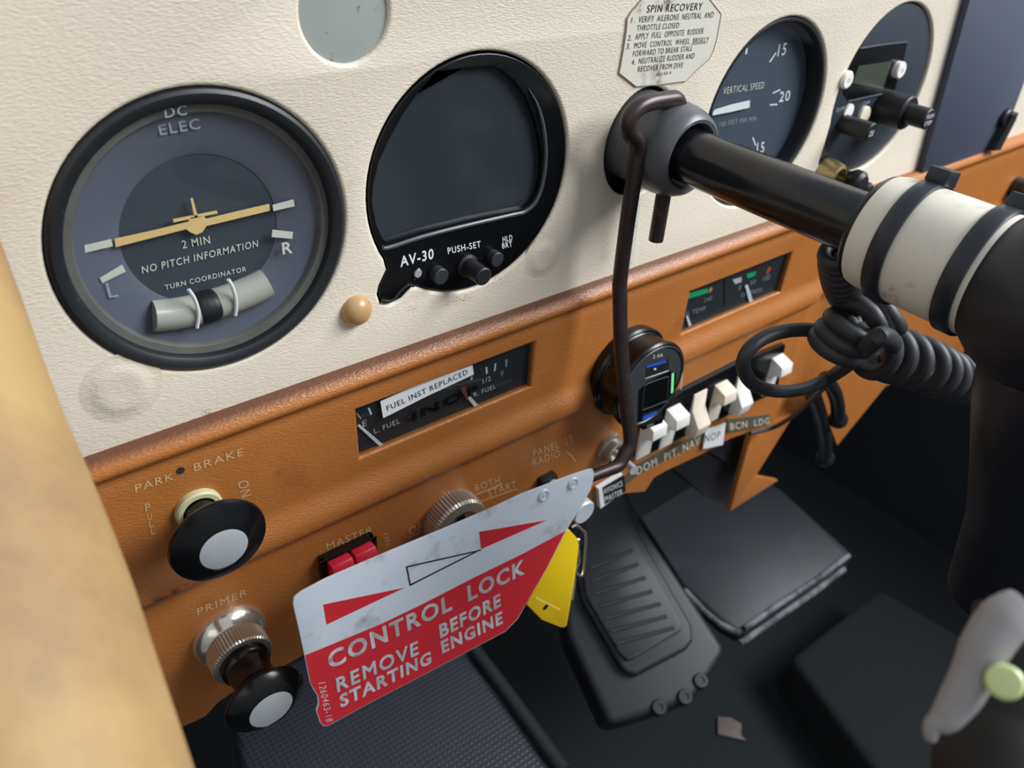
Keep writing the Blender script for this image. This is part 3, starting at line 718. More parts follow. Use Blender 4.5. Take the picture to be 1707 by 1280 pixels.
# ------------------------------------------------------------------ brown lower panel
lp = thing('lower_panel', 'saddle brown leather-grained lower panel cover with torn bottom edge', 'panel cover', (100, 0, -110))
prof = [(2.5, -54.6), (-1.0, -54.7), (-3.2, -55.4), (-4.8, -56.8), (-6.0, -58.4), (-6.1, -59.6), (-5.4, -61.0), (-4.0, -62.0), (-2.9, -63.0), (-2.8, -64.2), (-3.2, -66.0), (-3.4, -68.0)]
YF = -3.4
def groove(x, z):
    # shallow upright channel at the far side of the switches
    a = max(0.0, min(1.0, (x-326)/4)); b = max(0.0, min(1.0, (352-x)/4))
    k = min(a, b)
    return 3.0*k*max(0.0, min(1.0, (-66-z)/6))
fz = [(cxz((36.86,-3.4,-80.29))[0], -93.00), (cxz((116.08,-3.4,-82.55))[0], -71.00)]          # fuel window: left-bottom, right-top (x, z)
oz = [(cxz((209.22,-3.4,-85.22))[0], -99.40), (cxz((287.04,-3.4,-89.05))[0], -76.00)]
LIP = 0.9            # the rounded edge round each window
def faceY(z):
    if z > -100: return YF
    if z > -111.5: return YF-3.6*(0.5-0.5*math.cos(math.pi*(-100-z)/11.5))
    if z > -113.5: return YF-3.6
    if z > -119: return YF-3.6*(0.5+0.5*math.cos(math.pi*(-113.5-z)/5.5))
    return YF
zs = set([-68.0, -90, -122, -128, -140, -150, -160])
zz = -72.0
while zz > -123: zs.add(round(zz, 2)); zz -= 1.5
for w in (fz, oz): zs.add(w[0][1]-LIP); zs.add(w[1][1]+LIP)
zs = sorted(zs, reverse=True)
# thin out lines that fall too close to a window edge
keep = [w[k][1]+(LIP if k else -LIP) for w in (fz, oz) for k in (0, 1)]
zs = [z for z in zs if z in keep or all(abs(z-k) > 0.4 for k in keep)]
prof = prof[:-1]+[(faceY(z), z) for z in zs]
edge = [cxz(p) for p in [(-66.26,-3.4,-184.62),(-50.05,-3.4,-184.91),(-35.85,-3.4,-186.75),(-29.8,-3.4,-182.47),(-22.53,-3.4,-181.17),(-11.79,-3.4,-182.33),(3.45,-3.4,-182.13),(60.29,-3.4,-183.39),(129.17,-3.4,-184.91),(163.39,-3.4,-187.8),(188.19,-3.4,-191.48),(205.34,-3.4,-199.36),(210.81,-3.4,-192),(219.83,-3.4,-191.74),(248.49,-3.4,-194.31),(256.38,-3.4,-194.48),(276.43,-3.4,-194.78),(296.96,-3.4,-198.62),(318.45,-3.4,-202.09),(338.72,-3.4,-209.12),(369.2,-3.4,-200.94),(425.57,-3.4,-270.23),(469.24,-3.4,-234.07),(490.33,-3.4,-234.02),(602.41,-3.4,-258.77)]]         # torn bottom edge (x, z)
def bottom(x):
    for (x0, z0), (x1, z1) in zip(edge, edge[1:]):
        if x0 <= x <= x1: return z0+(z1-z0)*(x-x0)/(x1-x0)
    return edge[0][1] if x < edge[0][0] else edge[-1][1]
xs = sorted(set([-150+8*i for i in range(100) if -150+8*i <= 600]+[w[k][0]+(LIP if k else -LIP) for w in (fz, oz) for k in (0, 1)]+[e[0] for e in edge]))
V_ = []; F_ = []
npf = len(prof); nb = 6
for x in xs:
    b = bottom(x)
    for y, z in prof: V_.append((x, y+groove(x, z), z))
    zl = prof[-1][1]
    for k in range(1, nb+1): V_.append((x, YF+groove(x, zl), zl+(b-zl)*k/nb))
    V_.append((x, YF+1.6+groove(x, zl), b))
row = npf+nb+1
for i in range(len(xs)-1):
    xm = (xs[i]+xs[i+1])/2
    for j in range(row-1):
        if j < npf-1:
            zm = (prof[j][1]+prof[j+1][1])/2
            if any(w[0][0]-LIP < xm < w[1][0]+LIP and w[0][1]-LIP < zm < w[1][1]+LIP for w in (fz, oz)): continue
        F_.append([i*row+j, (i+1)*row+j, (i+1)*row+j+1, i*row+j+1])
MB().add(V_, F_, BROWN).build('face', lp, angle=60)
# window reveals: rounded brown lip running into the panel
def reveal(w):
    x0, z0 = w[0]; x1, z1 = w[1]
    mb = MB()
    def loop(d, y): return [(x0-d, y, z0-d), (x1+d, y, z0-d), (x1+d, y, z1+d), (x0-d, y, z1+d)]
    L = [loop(LIP, YF), loop(LIP*0.5, YF+0.15), loop(LIP*0.15, YF+0.6), loop(0.0, YF+1.3), loop(0.0, YF+3)]
    v = [p for l in L for p in l]; f = []
    for k in range(len(L)-1):
        for i in range(4):
            j = (i+1) % 4
            f.append([k*4+i, k*4+j, (k+1)*4+j, (k+1)*4+i])
    mb.add(v, f, BROWN).build('window_lip', lp, angle=60)
reveal(fz); reveal(oz)
# trim standing round the openings at the far end
tr = MB()
tr.prism([(298.77,-3.6,-197.89),(344.69,-3.6,-205.71),(319.64,-3.6,-246.9),(352.59,-3.6,-267.76),(300.28,-3.6,-268.41)], (0, 4, 0), BROWNP)
tr.build('opening_trim', lp, bevel=0.8)
def etext(s_, a, b, c): MB().text(s_, a, b, c, ENGR, out=-0.12).build('lettering', lp, smooth=False)
for s_, a, b, c in (('PARK', (-36.14,-3.4,-70.47), (-25.12,-3.4,-71), (-35.79,-3.4,-67.69)), ('BRAKE', (-18.92,-3.4,-70.97), (-3.44,-3.4,-71.86), (-18.73,-3.4,-68.05)),
    ('P', (-35.07,-3.4,-79.09), (-33.7,-3.4,-79.2), (-34.68,-3.4,-76.03)), ('U', (-35.2,-3.4,-82.53), (-33.9,-3.4,-82.71), (-34.95,-3.4,-80.1)), ('L', (-35.32,-3.4,-85.65), (-34,-3.4,-85.75), (-35.07,-3.4,-83.19)), ('L', (-35.44,-3.4,-88.82), (-34.09,-3.4,-88.83), (-35.17,-3.4,-86.23)),
    ('ON', (-7.09,-3.4,-81.61), (-6.74,-3.4,-88.65), (-3.63,-3.4,-82.13)), ('PRIMER', (-28.9,-3.4,-132.21), (-11.35,-3.4,-133.68), (-28.67,-3.4,-128.79)), ('MASTER', (20.37,-3.4,-130.46), (39.46,-3.4,-132.24), (20.16,-3.4,-126.69)),
    ('ON', (43.69,-3.4,-135.77), (44.56,-3.4,-142.97), (46.12,-3.4,-136.21)), ('OFF', (55.81,-3.4,-143.69), (64.85,-3.4,-144.2), (55.62,-3.4,-139.28)), ('R', (68.02,-3.4,-137.15), (70.45,-3.4,-137.49), (67.72,-3.4,-133.4)), ('L', (78.79,-3.4,-134.89), (80.63,-3.4,-135.24), (78.3,-3.4,-130.78)),
    ('BOTH', (89.03,-3.4,-137.04), (102.39,-3.4,-139.23), (88.32,-3.4,-132.77)), ('START', (96.25,-3.4,-144.38), (111.9,-3.4,-146.66), (95.46,-3.4,-139.95)), ('PANEL', (120.65,-3.4,-133.26), (136.06,-3.4,-135.37), (119.73,-3.4,-128.5)), ('RADIO', (120.85,-3.4,-138.67), (137.1,-3.4,-140.87), (119.93,-3.4,-133.96)), ('LT', (140.03,-3.4,-135.5), (144.62,-3.4,-135.77), (138.91,-3.4,-130.71))):
    etext(s_, a, b, c)
for q in ([(55.51,-3.5,-144.47),(65.88,-3.5,-145.25),(65.88,-3.5,-145.77),(55.6,-3.5,-145.05)], [(88.42,-3.5,-138.73),(103.6,-3.5,-140.19),(103.63,-3.5,-140.74),(88.56,-3.5,-139.32)], [(91.57,-3.5,-144.29),(112.41,-3.5,-147.67),(112.45,-3.5,-148.25),(91.71,-3.5,-144.9)], [(140.85,-3.5,-139.61),(144.92,-3.5,-144.33),(148.43,-3.5,-149.54),(147.84,-3.5,-149.39),(144.53,-3.5,-144.55),(140.77,-3.5,-140.12)]):
    MB().prism(q, (0, 0.05, 0), ENGR).build('print_line', lp, smooth=False)
tag(MB().lathe([(0, -3.5), (1.3, -3.5), (1.35, -3.3), (0, -3.3)], cxz((-22.67,-3.4,-68.79)), INK, 12).build('ink_spot', lp), None)

# ------------------------------------------------------------------ fuel gauge and oil gauge behind their windows
t = thing('fuel_gauge', 'wide fuel gauge with a white FUEL INST REPLACED sticker', 'gauge', ((fz[0][0]+fz[1][0])/2, 2, (fz[0][1]+fz[1][1])/2))
MB().box(fz[0][0]-3, fz[1][0]+3, -0.5, 1.0, fz[0][1]-3, fz[1][1]+3, mat('fuel_dial', (40, 42, 46), 0.5, vary=0.25, vscale=60)).build('dial', t)
MB().box(fz[0][0]-2, fz[1][0]+1, -2.1, -1.8, fz[0][1]-2, fz[1][1]+2, GLASSF).build('glass', t)
MB().prism([(46.8,-2.35,-72.26),(66.11,-2.35,-70.92),(86.54,-2.35,-71.63),(87.23,-2.35,-76.24),(66.54,-2.35,-77.84),(47.52,-2.35,-80.04)], (0, 0.15, 0), PAPER).text('FUEL INST REPLACED', (49.35,-2.35,-77.59), (84.47,-2.35,-74.96), (48.88,-2.35,-75.09), INK, bold=0.012).build('sticker', t)
nd = MB()
nd.prism([(37.79,-1.3,-79.89),(38.66,-1.3,-79.63),(47.72,-1.3,-93.33),(46.11,-1.3,-93.37)], (0, 0.3, 0), WHITE); nd.build('needle', t)
nd = MB(); nd.prism([(81.71,-1.4,-81.24),(84.21,-1.4,-81.11),(85.65,-1.4,-87.41),(85.22,-1.4,-88.69)], (0, 0.3, 0), mat('needle_rust', (120, 60, 56), 0.6)); nd.prism([(85.26,-1.3,-87.31),(86.85,-1.3,-87.27),(91.83,-1.3,-94.78),(90.08,-1.3,-95.11)], (0, 0.3, 0), WHITE); nd.build('needle', t)
letters(t, (('E', (40.15,-0.65,-81.91), (41.75,-0.65,-81.7), (39.99,-0.65,-79.3), CREAMY, 0), ('L. FUEL', (44.55,-0.65,-86.99), (55.24,-0.65,-86.76), (44.29,-0.65,-84.65), CREAMY, 0), ('1/2', (93.09,-0.65,-83.94), (96.88,-0.65,-83.81), (92.77,-0.65,-81.52), CREAMY, 0), ('R. FUEL', (88.9,-0.65,-88.63), (99.65,-0.65,-88.65), (88.55,-0.65,-86.45), CREAMY, 0), ('F', (102.22,-0.65,-84.04), (103.41,-0.65,-83.92), (101.84,-0.65,-81.46), WHITED, 0),
                            ('INOP', (60.67,-1,-88.03), (90.62,-1,-86.79), (60.52,-1,-83.9), GLOSS, 0.03)))
MB().tube([(60.8,-1,-82.91),(57.38,-1,-85.45),(60.83,-1,-88.1)], 0.25, GLOSS, seg=6).build('scratch', t)
for q, m_ in (([(42.53,-0.65,-74.53),(43.33,-0.65,-74.61),(44.15,-0.65,-77.89),(43.51,-0.65,-77.99)], WHITE), ([(37.93,-0.65,-74.94),(38.4,-0.65,-74.88),(39.98,-0.65,-77.96),(39.5,-0.65,-78.12)], mat('mark_orange', (216, 140, 90), 0.6)), ([(94.07,-0.65,-76.47),(94.88,-0.65,-76.55),(95.24,-0.65,-79.74),(94.43,-0.65,-79.77)], WHITE), ([(98.48,-0.65,-76.6),(99.3,-0.65,-76.63),(98.99,-0.65,-80.03),(98.29,-0.65,-80.11)], WHITE), ([(103.77,-0.65,-76.59),(104.73,-0.65,-76.66),(104.69,-0.65,-80.07),(103.98,-0.65,-80.2)], WHITED), ([(87.2,-0.65,-78.5),(87.88,-0.65,-78.6),(87.92,-0.65,-79.97),(87.36,-0.65,-79.97)], WHITE)):
    MB().prism(q, (0, 0.1, 0), m_).build('scale_mark', t)

t = thing('oil_gauge', 'wide oil temperature and pressure gauge with green arc marks', 'gauge', ((oz[0][0]+oz[1][0])/2, 2, (oz[0][1]+oz[1][1])/2))
MB().box(oz[0][0]-3, oz[1][0]+3, -0.5, 1.0, oz[0][1]-3, oz[1][1]+3, mat('oil_dial', (46, 50, 53), 0.5, vary=0.1, vscale=60)).build('dial', t)
MB().box(oz[0][0]-2, oz[1][0]+1, -2.1, -1.8, oz[0][1]-2, oz[1][1]+2, GLASSF).build('glass', t)
nd = MB(); nd.prism([(255.66,-1.3,-87.53),(257.75,-1.3,-87.37),(266.62,-1.3,-99.93),(263.67,-1.3,-99.96)], (0, 0.3, 0), WHITE); nd.build('needle', t)
nd = MB(); nd.prism([(212.84,-1.3,-91.69),(214.05,-1.3,-91.46),(218.45,-1.3,-98.18),(216.53,-1.3,-98.31)], (0, 0.3, 0), WHITE); nd.build('needle', t)
for s_, a, b, c in (('240', (225.17,-0.65,-88.05), (230.86,-0.65,-88.29), (225.1,-0.65,-85.55)), ('OIL TEMP', (209.67,-0.65,-91.37), (227.62,-0.65,-93.08), (209.32,-0.65,-88.79)), ('0', (251.7,-0.65,-89.09), (253.47,-0.65,-89.1), (251.03,-0.65,-86.1)), ('50', (260.48,-0.65,-88.71), (264.93,-0.65,-88.96), (260.11,-0.65,-86.17)), ('100', (271.09,-0.65,-89.69), (277.2,-0.65,-89.99), (270.72,-0.65,-86.73)), ('OIL PRESS', (255.19,-0.65,-94.13), (273.12,-0.65,-96.07), (254.85,-0.65,-91.57))):
    letters(t, [(s_, a, b, c, WHITED)])
for q, m_ in (([(211.55,-0.65,-78.81),(226.23,-0.65,-80.49),(226.66,-0.65,-83.06),(212.11,-0.65,-82.1)], GREENM), ([(227.3,-0.65,-80.81),(229.62,-0.65,-80.87),(229.31,-0.65,-83.11),(227.38,-0.65,-83.28)], mat('mark_amber', (200, 150, 90), 0.6)), ([(244.49,-0.65,-81.09),(251.59,-0.65,-81.61),(252.65,-0.65,-84.67),(247.7,-0.65,-84.51)], CREAMY), ([(255.25,-0.65,-81.01),(263.33,-0.65,-81.61),(263.15,-0.65,-84.1),(257.42,-0.65,-84.13)], GREENM), ([(272.6,-0.65,-85.84),(273.58,-0.65,-81.62),(276.52,-0.65,-83.45),(274.33,-0.65,-86.45)], REDM), ([(237.17,-0.65,-78.4),(238.19,-0.65,-78.44),(243.46,-0.65,-95.99),(242.4,-0.65,-95.92)], SOFT)):
    MB().prism(q, (0, 0.1, 0), m_).build('scale_mark', t)

# ------------------------------------------------------------------ park brake and primer
PBX, PBZ = -20.3, -85.6
t = thing('park_brake_control', 'black flared pull knob with silver disc on a cream ring', 'pull knob', (PBX, -4, PBZ))
MB().lathe([(7.4, -3.2), (7.4, -5.2), (6.8, -5.8), (5.4, -5.8), (5.4, -3.0)], (PBX, PBZ), IVORYRING, 48).build('ring', t)
MB().lathe([(4.9, -3.0), (4.9, -12.5), (5.6, -14.5), (8.4, -16.2), (12.2, -17.6), (14.2, -18.9), (14.9, -20.2), (14.6, -21.2), (8.3, -24.9), (7.6, -25.0), (7.4, -24.6), (0, -24.6)], (PBX, PBZ), GLOSS, 80).build('knob', t)
MB().lathe([(7.3, -24.5), (7.3, -24.9), (6.9, -25.05), (0, -25.05)], (PBX, PBZ), DISC, 64).build('disc', t)
PRX, PRZ = -20.6, -149.0
t = thing('primer_control', 'chrome primer fitting with a black plunger knob and silver end', 'plunger', (PRX, -4, PRZ))
MB().lathe([(13.2, -3.2), (13.3, -5.0), (12.9, -5.8), (10.6, -9.2), (9.6, -9.6)], (PRX, PRZ), CHROME, 64).build('flange', t)
MB().lathe([(9.6, -9.4, 0), (10.9, -9.9, 0.45), (10.9, -16.6, 0.45), (10.2, -17.4, 0), (7.6, -17.6, 0), (7.6, -15, 0)], (PRX, PRZ), KNURL, teeth=56).build('knurled_nut', t, angle=15)
MB().lathe([(8.6, -16), (8.8, -19.5), (8.4, -20.5), (7.6, -21.2), (7.2, -24), (7.2, -28), (8.9, -31), (12.0, -33.2), (13.4, -34.6), (13.6, -35.8), (13.2, -36.6), (8.4, -40.2), (7.8, -40.3), (7.6, -39.9), (0, -39.9)], (PRX, PRZ), GLOSS, 72).build('knob', t)
MB().lathe([(7.5, -39.8), (7.5, -40.2), (7.1, -40.35), (0, -40.35)], (PRX, PRZ), DISC, 64).build('disc', t)

# ------------------------------------------------------------------ master switch, ignition, dimmer, key tag
t = thing('master_switch', 'split red rocker switch in a black bezel under MASTER', 'switch', (27, -4, -150))
fr = MB()
fr.box(16.0, 38.6, -4.6, -3.2, -168, -131.0, GLOSS)
fr.box(16.0, 18.0, -7.4, -4.6, -168, -131.0, GLOSS)
fr.box(36.6, 38.6, -7.4, -4.6, -168, -131.0, GLOSS)
fr.box(16.0, 38.6, -7.4, -4.6, -133.0, -131.0, GLOSS)
fr.build('bezel', t, bevel=0.5)
RK = [(18.11,-11,-130.69),(26.86,-11,-131.42),(27.89,-11,-131.58),(36.69,-11,-132.41)]
for p0, p1 in ((RK[0], RK[1]), (RK[2], RK[3])):
    z0 = (RK[0][2]+RK[3][2])/2
    q = [(p0[0], -4.4, z0-0.6), (p0[0], -11.0, z0), (p0[0], -13.0, z0-3.0), (p0[0], -9.0, z0-13), (p0[0], -4.4, z0-24)]
    MB().prism(q, (p1[0]-p0[0], 0, 0), REDROCK).build('rocker', t, bevel=0.5)
t = thing('ignition_switch', 'knurled metal ignition knob half hidden behind the flag', 'ignition switch', (75.5, -4, -143))
MB().lathe([(13.4, -3.2, 0), (13.6, -5.0, 0.5), (13.4, -10.8, 0.5), (12.4, -12.2, 0), (8.5, -12.8, 0), (8.0, -11.8, 0), (0, -11.8, 0)], (75.5, -143.5), KNURL, teeth=54).build('knob', t, angle=15)
MB().box(73.8, 77.2, -13.0, -11.5, -150, -137, GLOSS).build('keyhole', t)
q = (130.12,-30,-151.76)
t = thing('dimmer_control', 'plain round grey metal knob peeking out beside the flag', 'knob', (q[0], -4, q[2]))
MB().lathe([(3.0, -3.2), (3.0, -20), (5.6, -20.5), (6.0, -21.2), (6.0, -29.2), (5.4, -30), (0, -30)], cxz(q), ALU, 48).build('knob', t)
q = (128.78,-6,-148.56)
MB().box(q[0]-4.5, q[0]+4.5, -7.5, -3.2, q[2]-6, q[2]+1.5, BLACK).build('base', t, bevel=0.6)
t = thing('key_tag', 'yellow plastic key tag hanging from a silver ring', 'key tag', ((120.26,-37,-154.71)))
tg = MB().prism([(109.68,-38,-143.44),(113.77,-38,-146.13),(119.05,-38,-154.22),(120.7,-38,-159.71),(121.18,-38,-180.51),(120.11,-38,-214.1),(118.43,-38,-214.34),(115.92,-38,-212.09),(103.19,-38,-197.27),(92.88,-38,-179.22),(99.98,-38,-163.45)], (0, 1.8, 0), YELTAG)
tg = tg.build('tag', t, bevel=0.5)
MB().lathe([(1.6, -37.6), (1.6, -38.08), (0, -38.08)], cxz((104.37,-38,-189.03)), SOFT, 24).build('hole', tg)
MB().prism([(97.41,-38.1,-177.28),(113.88,-38.1,-197.4),(114.29,-38.1,-198.66),(97.49,-38.1,-178.23)], (0, 0.1, 0), mat('scratch_pale', (240, 214, 110), 0.5)).build('scratch', tg)
MB().tube([(117.67,-35,-149.08),(119.99,-35,-149.09),(124.42,-35,-154.73),(127.45,-35,-161.06),(129.16,-35,-184.99),(127.32,-35,-185.93),(125.01,-35,-183.16),(123.62,-35,-178.9),(125.37,-35,-175.53),(123.11,-35,-166.73),(122.94,-35,-159.47)], 0.7, CHROME, seg=10, smooth=3).build('ring', t)
MB().prism([(123.03,-34,-167.58),(126.28,-34,-169.61),(126.62,-34,-203.91),(123.19,-34,-201.47)], (0, 0.8, 0), KNURL).build('key_blade', t)

# ------------------------------------------------------------------ USB charger in the socket
UX, UZ = 171.6, -104.6
t = thing('usb_charger', 'round black car charger with blue and green lit sockets', 'charger', (UX, -5, UZ))
MB().lathe([(22.0, -2.5), (22.4, -7.6), (21.7, -8.6), (20.9, -8.7), (20.5, -9.2), (20.6, -17.6), (21.5, -18.4), (21.7, -19.6), (21.0, -20.6), (19.6, -20.9), (19.2, -20.4), (0, -20.2)], (UX, UZ), GLOSS, 96).build('body', t)
MB().lathe([(19.4, -20.5), (0, -20.42)], (UX, UZ), mat('charger_face', (58, 62, 66), 0.25, vary=0.1), 64).build('face', t)
MB().prism([(163.58,-20.5,-103.77),(168.28,-20.5,-101.08),(181.55,-20.5,-100.14),(187.9,-20.5,-103.33),(190.39,-20.5,-117.02),(186.4,-20.5,-120.26),(185.21,-20.5,-131.4),(171.58,-20.5,-129.49),(166.8,-20.5,-124.05)], (0, 0.05, 0), GLOSS).build('centre_plate', t)
MB().prism([(166.37,-20.6,-94.67),(166.04,-20.6,-91.09),(180.16,-20.6,-92.92),(181.92,-20.6,-99.08),(167.15,-20.6,-98.32)], (0, 0.3, 0), SOFT).build('socket', t)
MB().prism([(169.88,-20.6,-125.36),(169.54,-20.6,-119.35),(181.78,-20.6,-121.19),(184.37,-20.6,-128.27),(170.92,-20.6,-126.81)], (0, 0.3, 0), SOFT).build('socket', t)
MB().tube([(167.01,-20.55,-102.83),(169.33,-20.55,-102.07),(181.33,-20.55,-103.25),(182.92,-20.55,-105.26),(185.11,-20.55,-117.09),(183.71,-20.55,-117.97),(170.23,-20.55,-116.79),(168.49,-20.55,-114.94),(167.01,-20.55,-102.83)], 0.22, RIM, seg=6, smooth=2).build('button_edge', t)
MB().prism([(171.08,-20.75,-94.89),(172.4,-20.75,-94.87),(172.91,-20.75,-95.96),(171.72,-20.75,-95.8)], (0, 0.1, 0), PAPER).build('contact', t)
MB().prism([(166.01,-20.7,-91.46),(178.28,-20.7,-93.07),(178.79,-20.7,-94.45),(166.1,-20.7,-92.66)], (0, 0.4, 0), BLUE).build('blue_tongue', t)
MB().prism([(169.83,-20.7,-120.79),(179.44,-20.7,-121.68),(179.79,-20.7,-124.05),(170.03,-20.7,-123.07)], (0, 0.4, 0), BLUE).build('blue_tongue', t)
gm = mat('charge_light', (120, 220, 140), 0.4)
pb = gm.node_tree.nodes['Principled BSDF']
pb.inputs['Emission Color'].default_value = srgb(120, 225, 140); pb.inputs['Emission Strength'].default_value = 0.35
MB().prism([(184.68,-20.6,-102.81),(186.15,-20.6,-102.76),(188.53,-20.6,-114.58),(187.06,-20.6,-114.79)], (0, 0.4, 0), gm).build('green_light', t)
letters(t, [('2.4A', (169.01,-20.75,-88.75), (175.47,-20.75,-90.09), (168.75,-20.75,-86.77), CREAMY), ('VPX', (174.06,-20.75,-129.28), (178.89,-20.75,-129.94), (173.46,-20.75,-127.35), WHITED), ('CHARGE', (191.59,-20.75,-105.54), (193.03,-20.75,-114.86), (192.81,-20.75,-105.85), WHITE)])
for q in ([(166.8,-20.5,-98.24),(181.95,-20.5,-99.91),(182.16,-20.5,-100.37),(166.98,-20.5,-98.69)], [(169.3,-20.5,-116.43),(185.26,-20.5,-117.51),(185.37,-20.5,-117.96),(169.51,-20.5,-117)], [(169.9,-20.5,-125.84),(183.53,-20.5,-128.3),(183.62,-20.5,-128.67),(170.09,-20.5,-126.34)]): MB().prism(q, (0, 0.05, 0), WHITE).build('print_line', t)
MB().tube(xz(circle(UX, UZ, 20.0, 48), -20.75), 0.3, RIM, seg=6, closed=True).build('rim', t)

# ------------------------------------------------------------------ avionics toggle and placards
TX, TZ = 169.5, -150.4
t = thing('avionics_toggle', 'chrome toggle lever in a hexagonal nut below the charger', 'toggle switch', (TX, -4, TZ))
MB().prism([(TX+8.6*math.cos(math.radians(60*k+10)), -3.2, TZ+8.6*math.sin(math.radians(60*k+10))) for k in range(6)], (0, -2.8, 0), KNURL).build('nut', t, bevel=0.5)
MB().lathe([(6.2, -5.8), (6.2, -9.6), (5.6, -10.0), (4.4, -10.0), (4.2, -8), (0, -7.6)], (TX, TZ), KNURL, 40).build('bushing', t)
tip = Vector((165.23,-25,-147.92))
MB().tube([(TX, -7, TZ), Vector((TX, -7, TZ))*0.5+tip*0.5, tip], 1.9, DISC, seg=18, radii=[1.4, 1.8, 2.3]).build('lever', t)
t = thing('avionics_placard', 'small black placard reading AVIONICS MASTER with white edge', 'placard', (172, -6, -175))
MB().prism([(163.55,-6.6,-172.88),(180,-6.6,-171.25),(183.83,-6.6,-184.94),(167.28,-6.6,-188.68)], (0, 2.6, 0), PAPER).build('plate', t)
MB().prism([(166.14,-6.7,-173.14),(181.05,-6.7,-172.17),(184.86,-6.7,-185.44),(170.09,-6.7,-187.19)], (0, 0.1, 0), SOFT).build('black_face', t, smooth=False)
lt.text('AVIONICS', (167.97,-6.8,-178.65), (181.26,-6.8,-179.95), (166.79,-6.8,-174.31), WHITE, bold=0.004)
lt.text('MASTER', (169.79,-6.8,-184.98), (182.46,-6.8,-186.47), (168.76,-6.8,-180.64), WHITE, bold=0.004)
lt.build('lettering', t, smooth=False)
# embossed label tapes and the INOP sticker
t = thing('label_tape', 'olive embossed tape reading DOM PIT NAV below the rockers', 'label', (214.1,-4,-180.2), 'embossed label tapes')
MB().prism([(184.57,-4.2,-179.55),(193.11,-4.2,-173.14),(218.89,-4.2,-173.42),(245.58,-4.2,-174.84),(249.07,-4.2,-182.75),(220.97,-4.2,-181.91),(199.03,-4.2,-181.53),(186.89,-4.2,-183.74)], (0, 0.8, 0), LABELG).build('tape', t)
MB().text('DOM  PIT. NAV', (194.77,-4.2,-181.35), (245.6,-4.2,-184.01), (192.62,-4.2,-174.84), CREAMY).build('lettering', t, smooth=False)
t = thing('label_tape', 'olive embossed tape reading BCN LDG beside the white sticker', 'label', (290.42,-4,-188.86), 'embossed label tapes')
MB().prism([(266.4,-4.2,-175.51),(311.54,-4.2,-191.5),(316.51,-4.2,-201.41),(270.77,-4.2,-187.12)], (0, 0.8, 0), LABELG).build('tape', t)
MB().text('BCN  LDG', (273.03,-4.2,-186.25), (315.22,-4.2,-200.28), (270.66,-4.2,-180.17), CREAMY).build('lettering', t, smooth=False)
t = thing('inop_sticker', 'small white square sticker reading NOP under the rockers', 'sticker', (256.13,-5,-181.14))
MB().prism([(246.08,-5.2,-173.19),(264.47,-5.2,-176.36),(267.66,-5.2,-194.24),(248.29,-5.2,-188.22)], (0, 0.3, 0), PAPER).build('paper', t)
MB().text('NOP', (248.4,-5.2,-183.61), (262.59,-5.2,-186.89), (246.96,-5.2,-177.42), INK).build('lettering', t, smooth=False)

# ------------------------------------------------------------------ rocker switches in their black strip
tag(MB().prism([(189.48,-6.5,-166.3),(308.63,-6.5,-171.14),(302.22,-6.5,-135.87),(258.82,-6.5,-132.79),(216.46,-6.5,-133.88),(193.53,-6.5,-138.55)], (0, 3.5, 0), GLOSS).build('switch_strip', bevel=0.5),
    'black strip that carries the row of white rocker switches', 'switch strip')
ROCK = [('up', (193.33,-7.5,-156.25), ROCKW, 'white rocker switch nearest the charger, half hidden below it'), ('up', (210.47,-7.5,-157.41), ROCKW, 'white rocker switch beside the charger, its top tipped out'),
        ('down', (230.82,-7.5,-156.84), ROCKI, 'ivory rocker switch above NAV, its lower half tipped out'), ('up', (247.49,-7.5,-157.1), ROCKI, 'ivory rocker switch above the white sticker, top tipped out'),
        ('down', (267.14,-7.5,-157.89), ROCKW, 'white rocker switch just inside the cable loop, bottom tipped out'), ('up', (297,-7.5,-158.13), ROCKW, 'white rocker switch alone at the far end of the strip')]
for st, c, m_, lab in ROCK:
    x, z = c[0], c[2]; w = 5.1
    if st == 'up':
        q = [(-5.5, -10), (-7.0, -10), (-7.6, 5), (-15.0, 8.0), (-14.2, 14.0), (-5.5, 17)]
    else:
        q = [(-5.5, -10), (-12.4, -8.5), (-14.2, -1.5), (-8.0, 7), (-7.2, 17), (-5.5, 17)]
    o = MB().prism([(x-w, y, z+dz) for y, dz in q], (2*w, 0, 0), m_).build('rocker_switch', bevel=0.5)
    tag(o, lab, 'switch', 'white rocker switches in the black strip')

# ------------------------------------------------------------------ coiled cord, thin lead, hoses
def coil(path, R, r, turns, m, mb, seg=16, steps=40):
    p = [Vector(q) for q in path]
    # resample a smooth centre line
    out = []
    n = len(p)
    for i in range(n-1):
        p0 = p[max(i-1, 0)]; p1 = p[i]; p2 = p[i+1]; p3 = p[min(i+2, n-1)]
        for k in range(20):
            t_ = k/20
            out.append(0.5*((2*p1)+(p2-p0)*t_+(2*p0-5*p1+4*p2-p3)*t_*t_+(3*p1-p0-3*p2+p3)*t_**3))
    out.append(p[-1])
    L = [0]
    for a, b in zip(out, out[1:]): L.append(L[-1]+(b-a).length)
    N = int(turns*steps); pts = []; u = None; pt = None
    for i in range(N+1):
        d = L[-1]*i/N; k = 0
        while k < len(L)-2 and L[k+1] < d: k += 1
        f_ = (d-L[k])/max(1e-6, L[k+1]-L[k]); c = out[k].lerp(out[k+1], f_)
        T = (out[k+1]-out[k]).normalized()
        u = T.orthogonal().normalized() if u is None else (u-T*u.dot(T)).normalized()
        w = T.cross(u); a = 2*math.pi*i/steps
        pts.append(c+R*(math.cos(a)*u+math.sin(a)*w))
    pts = [out[0]+(pts[0]-out[0])*0.2]+pts+[out[-1]+(pts[-1]-out[-1])*0.2]
    mb.tube(pts, r, m, seg=seg)
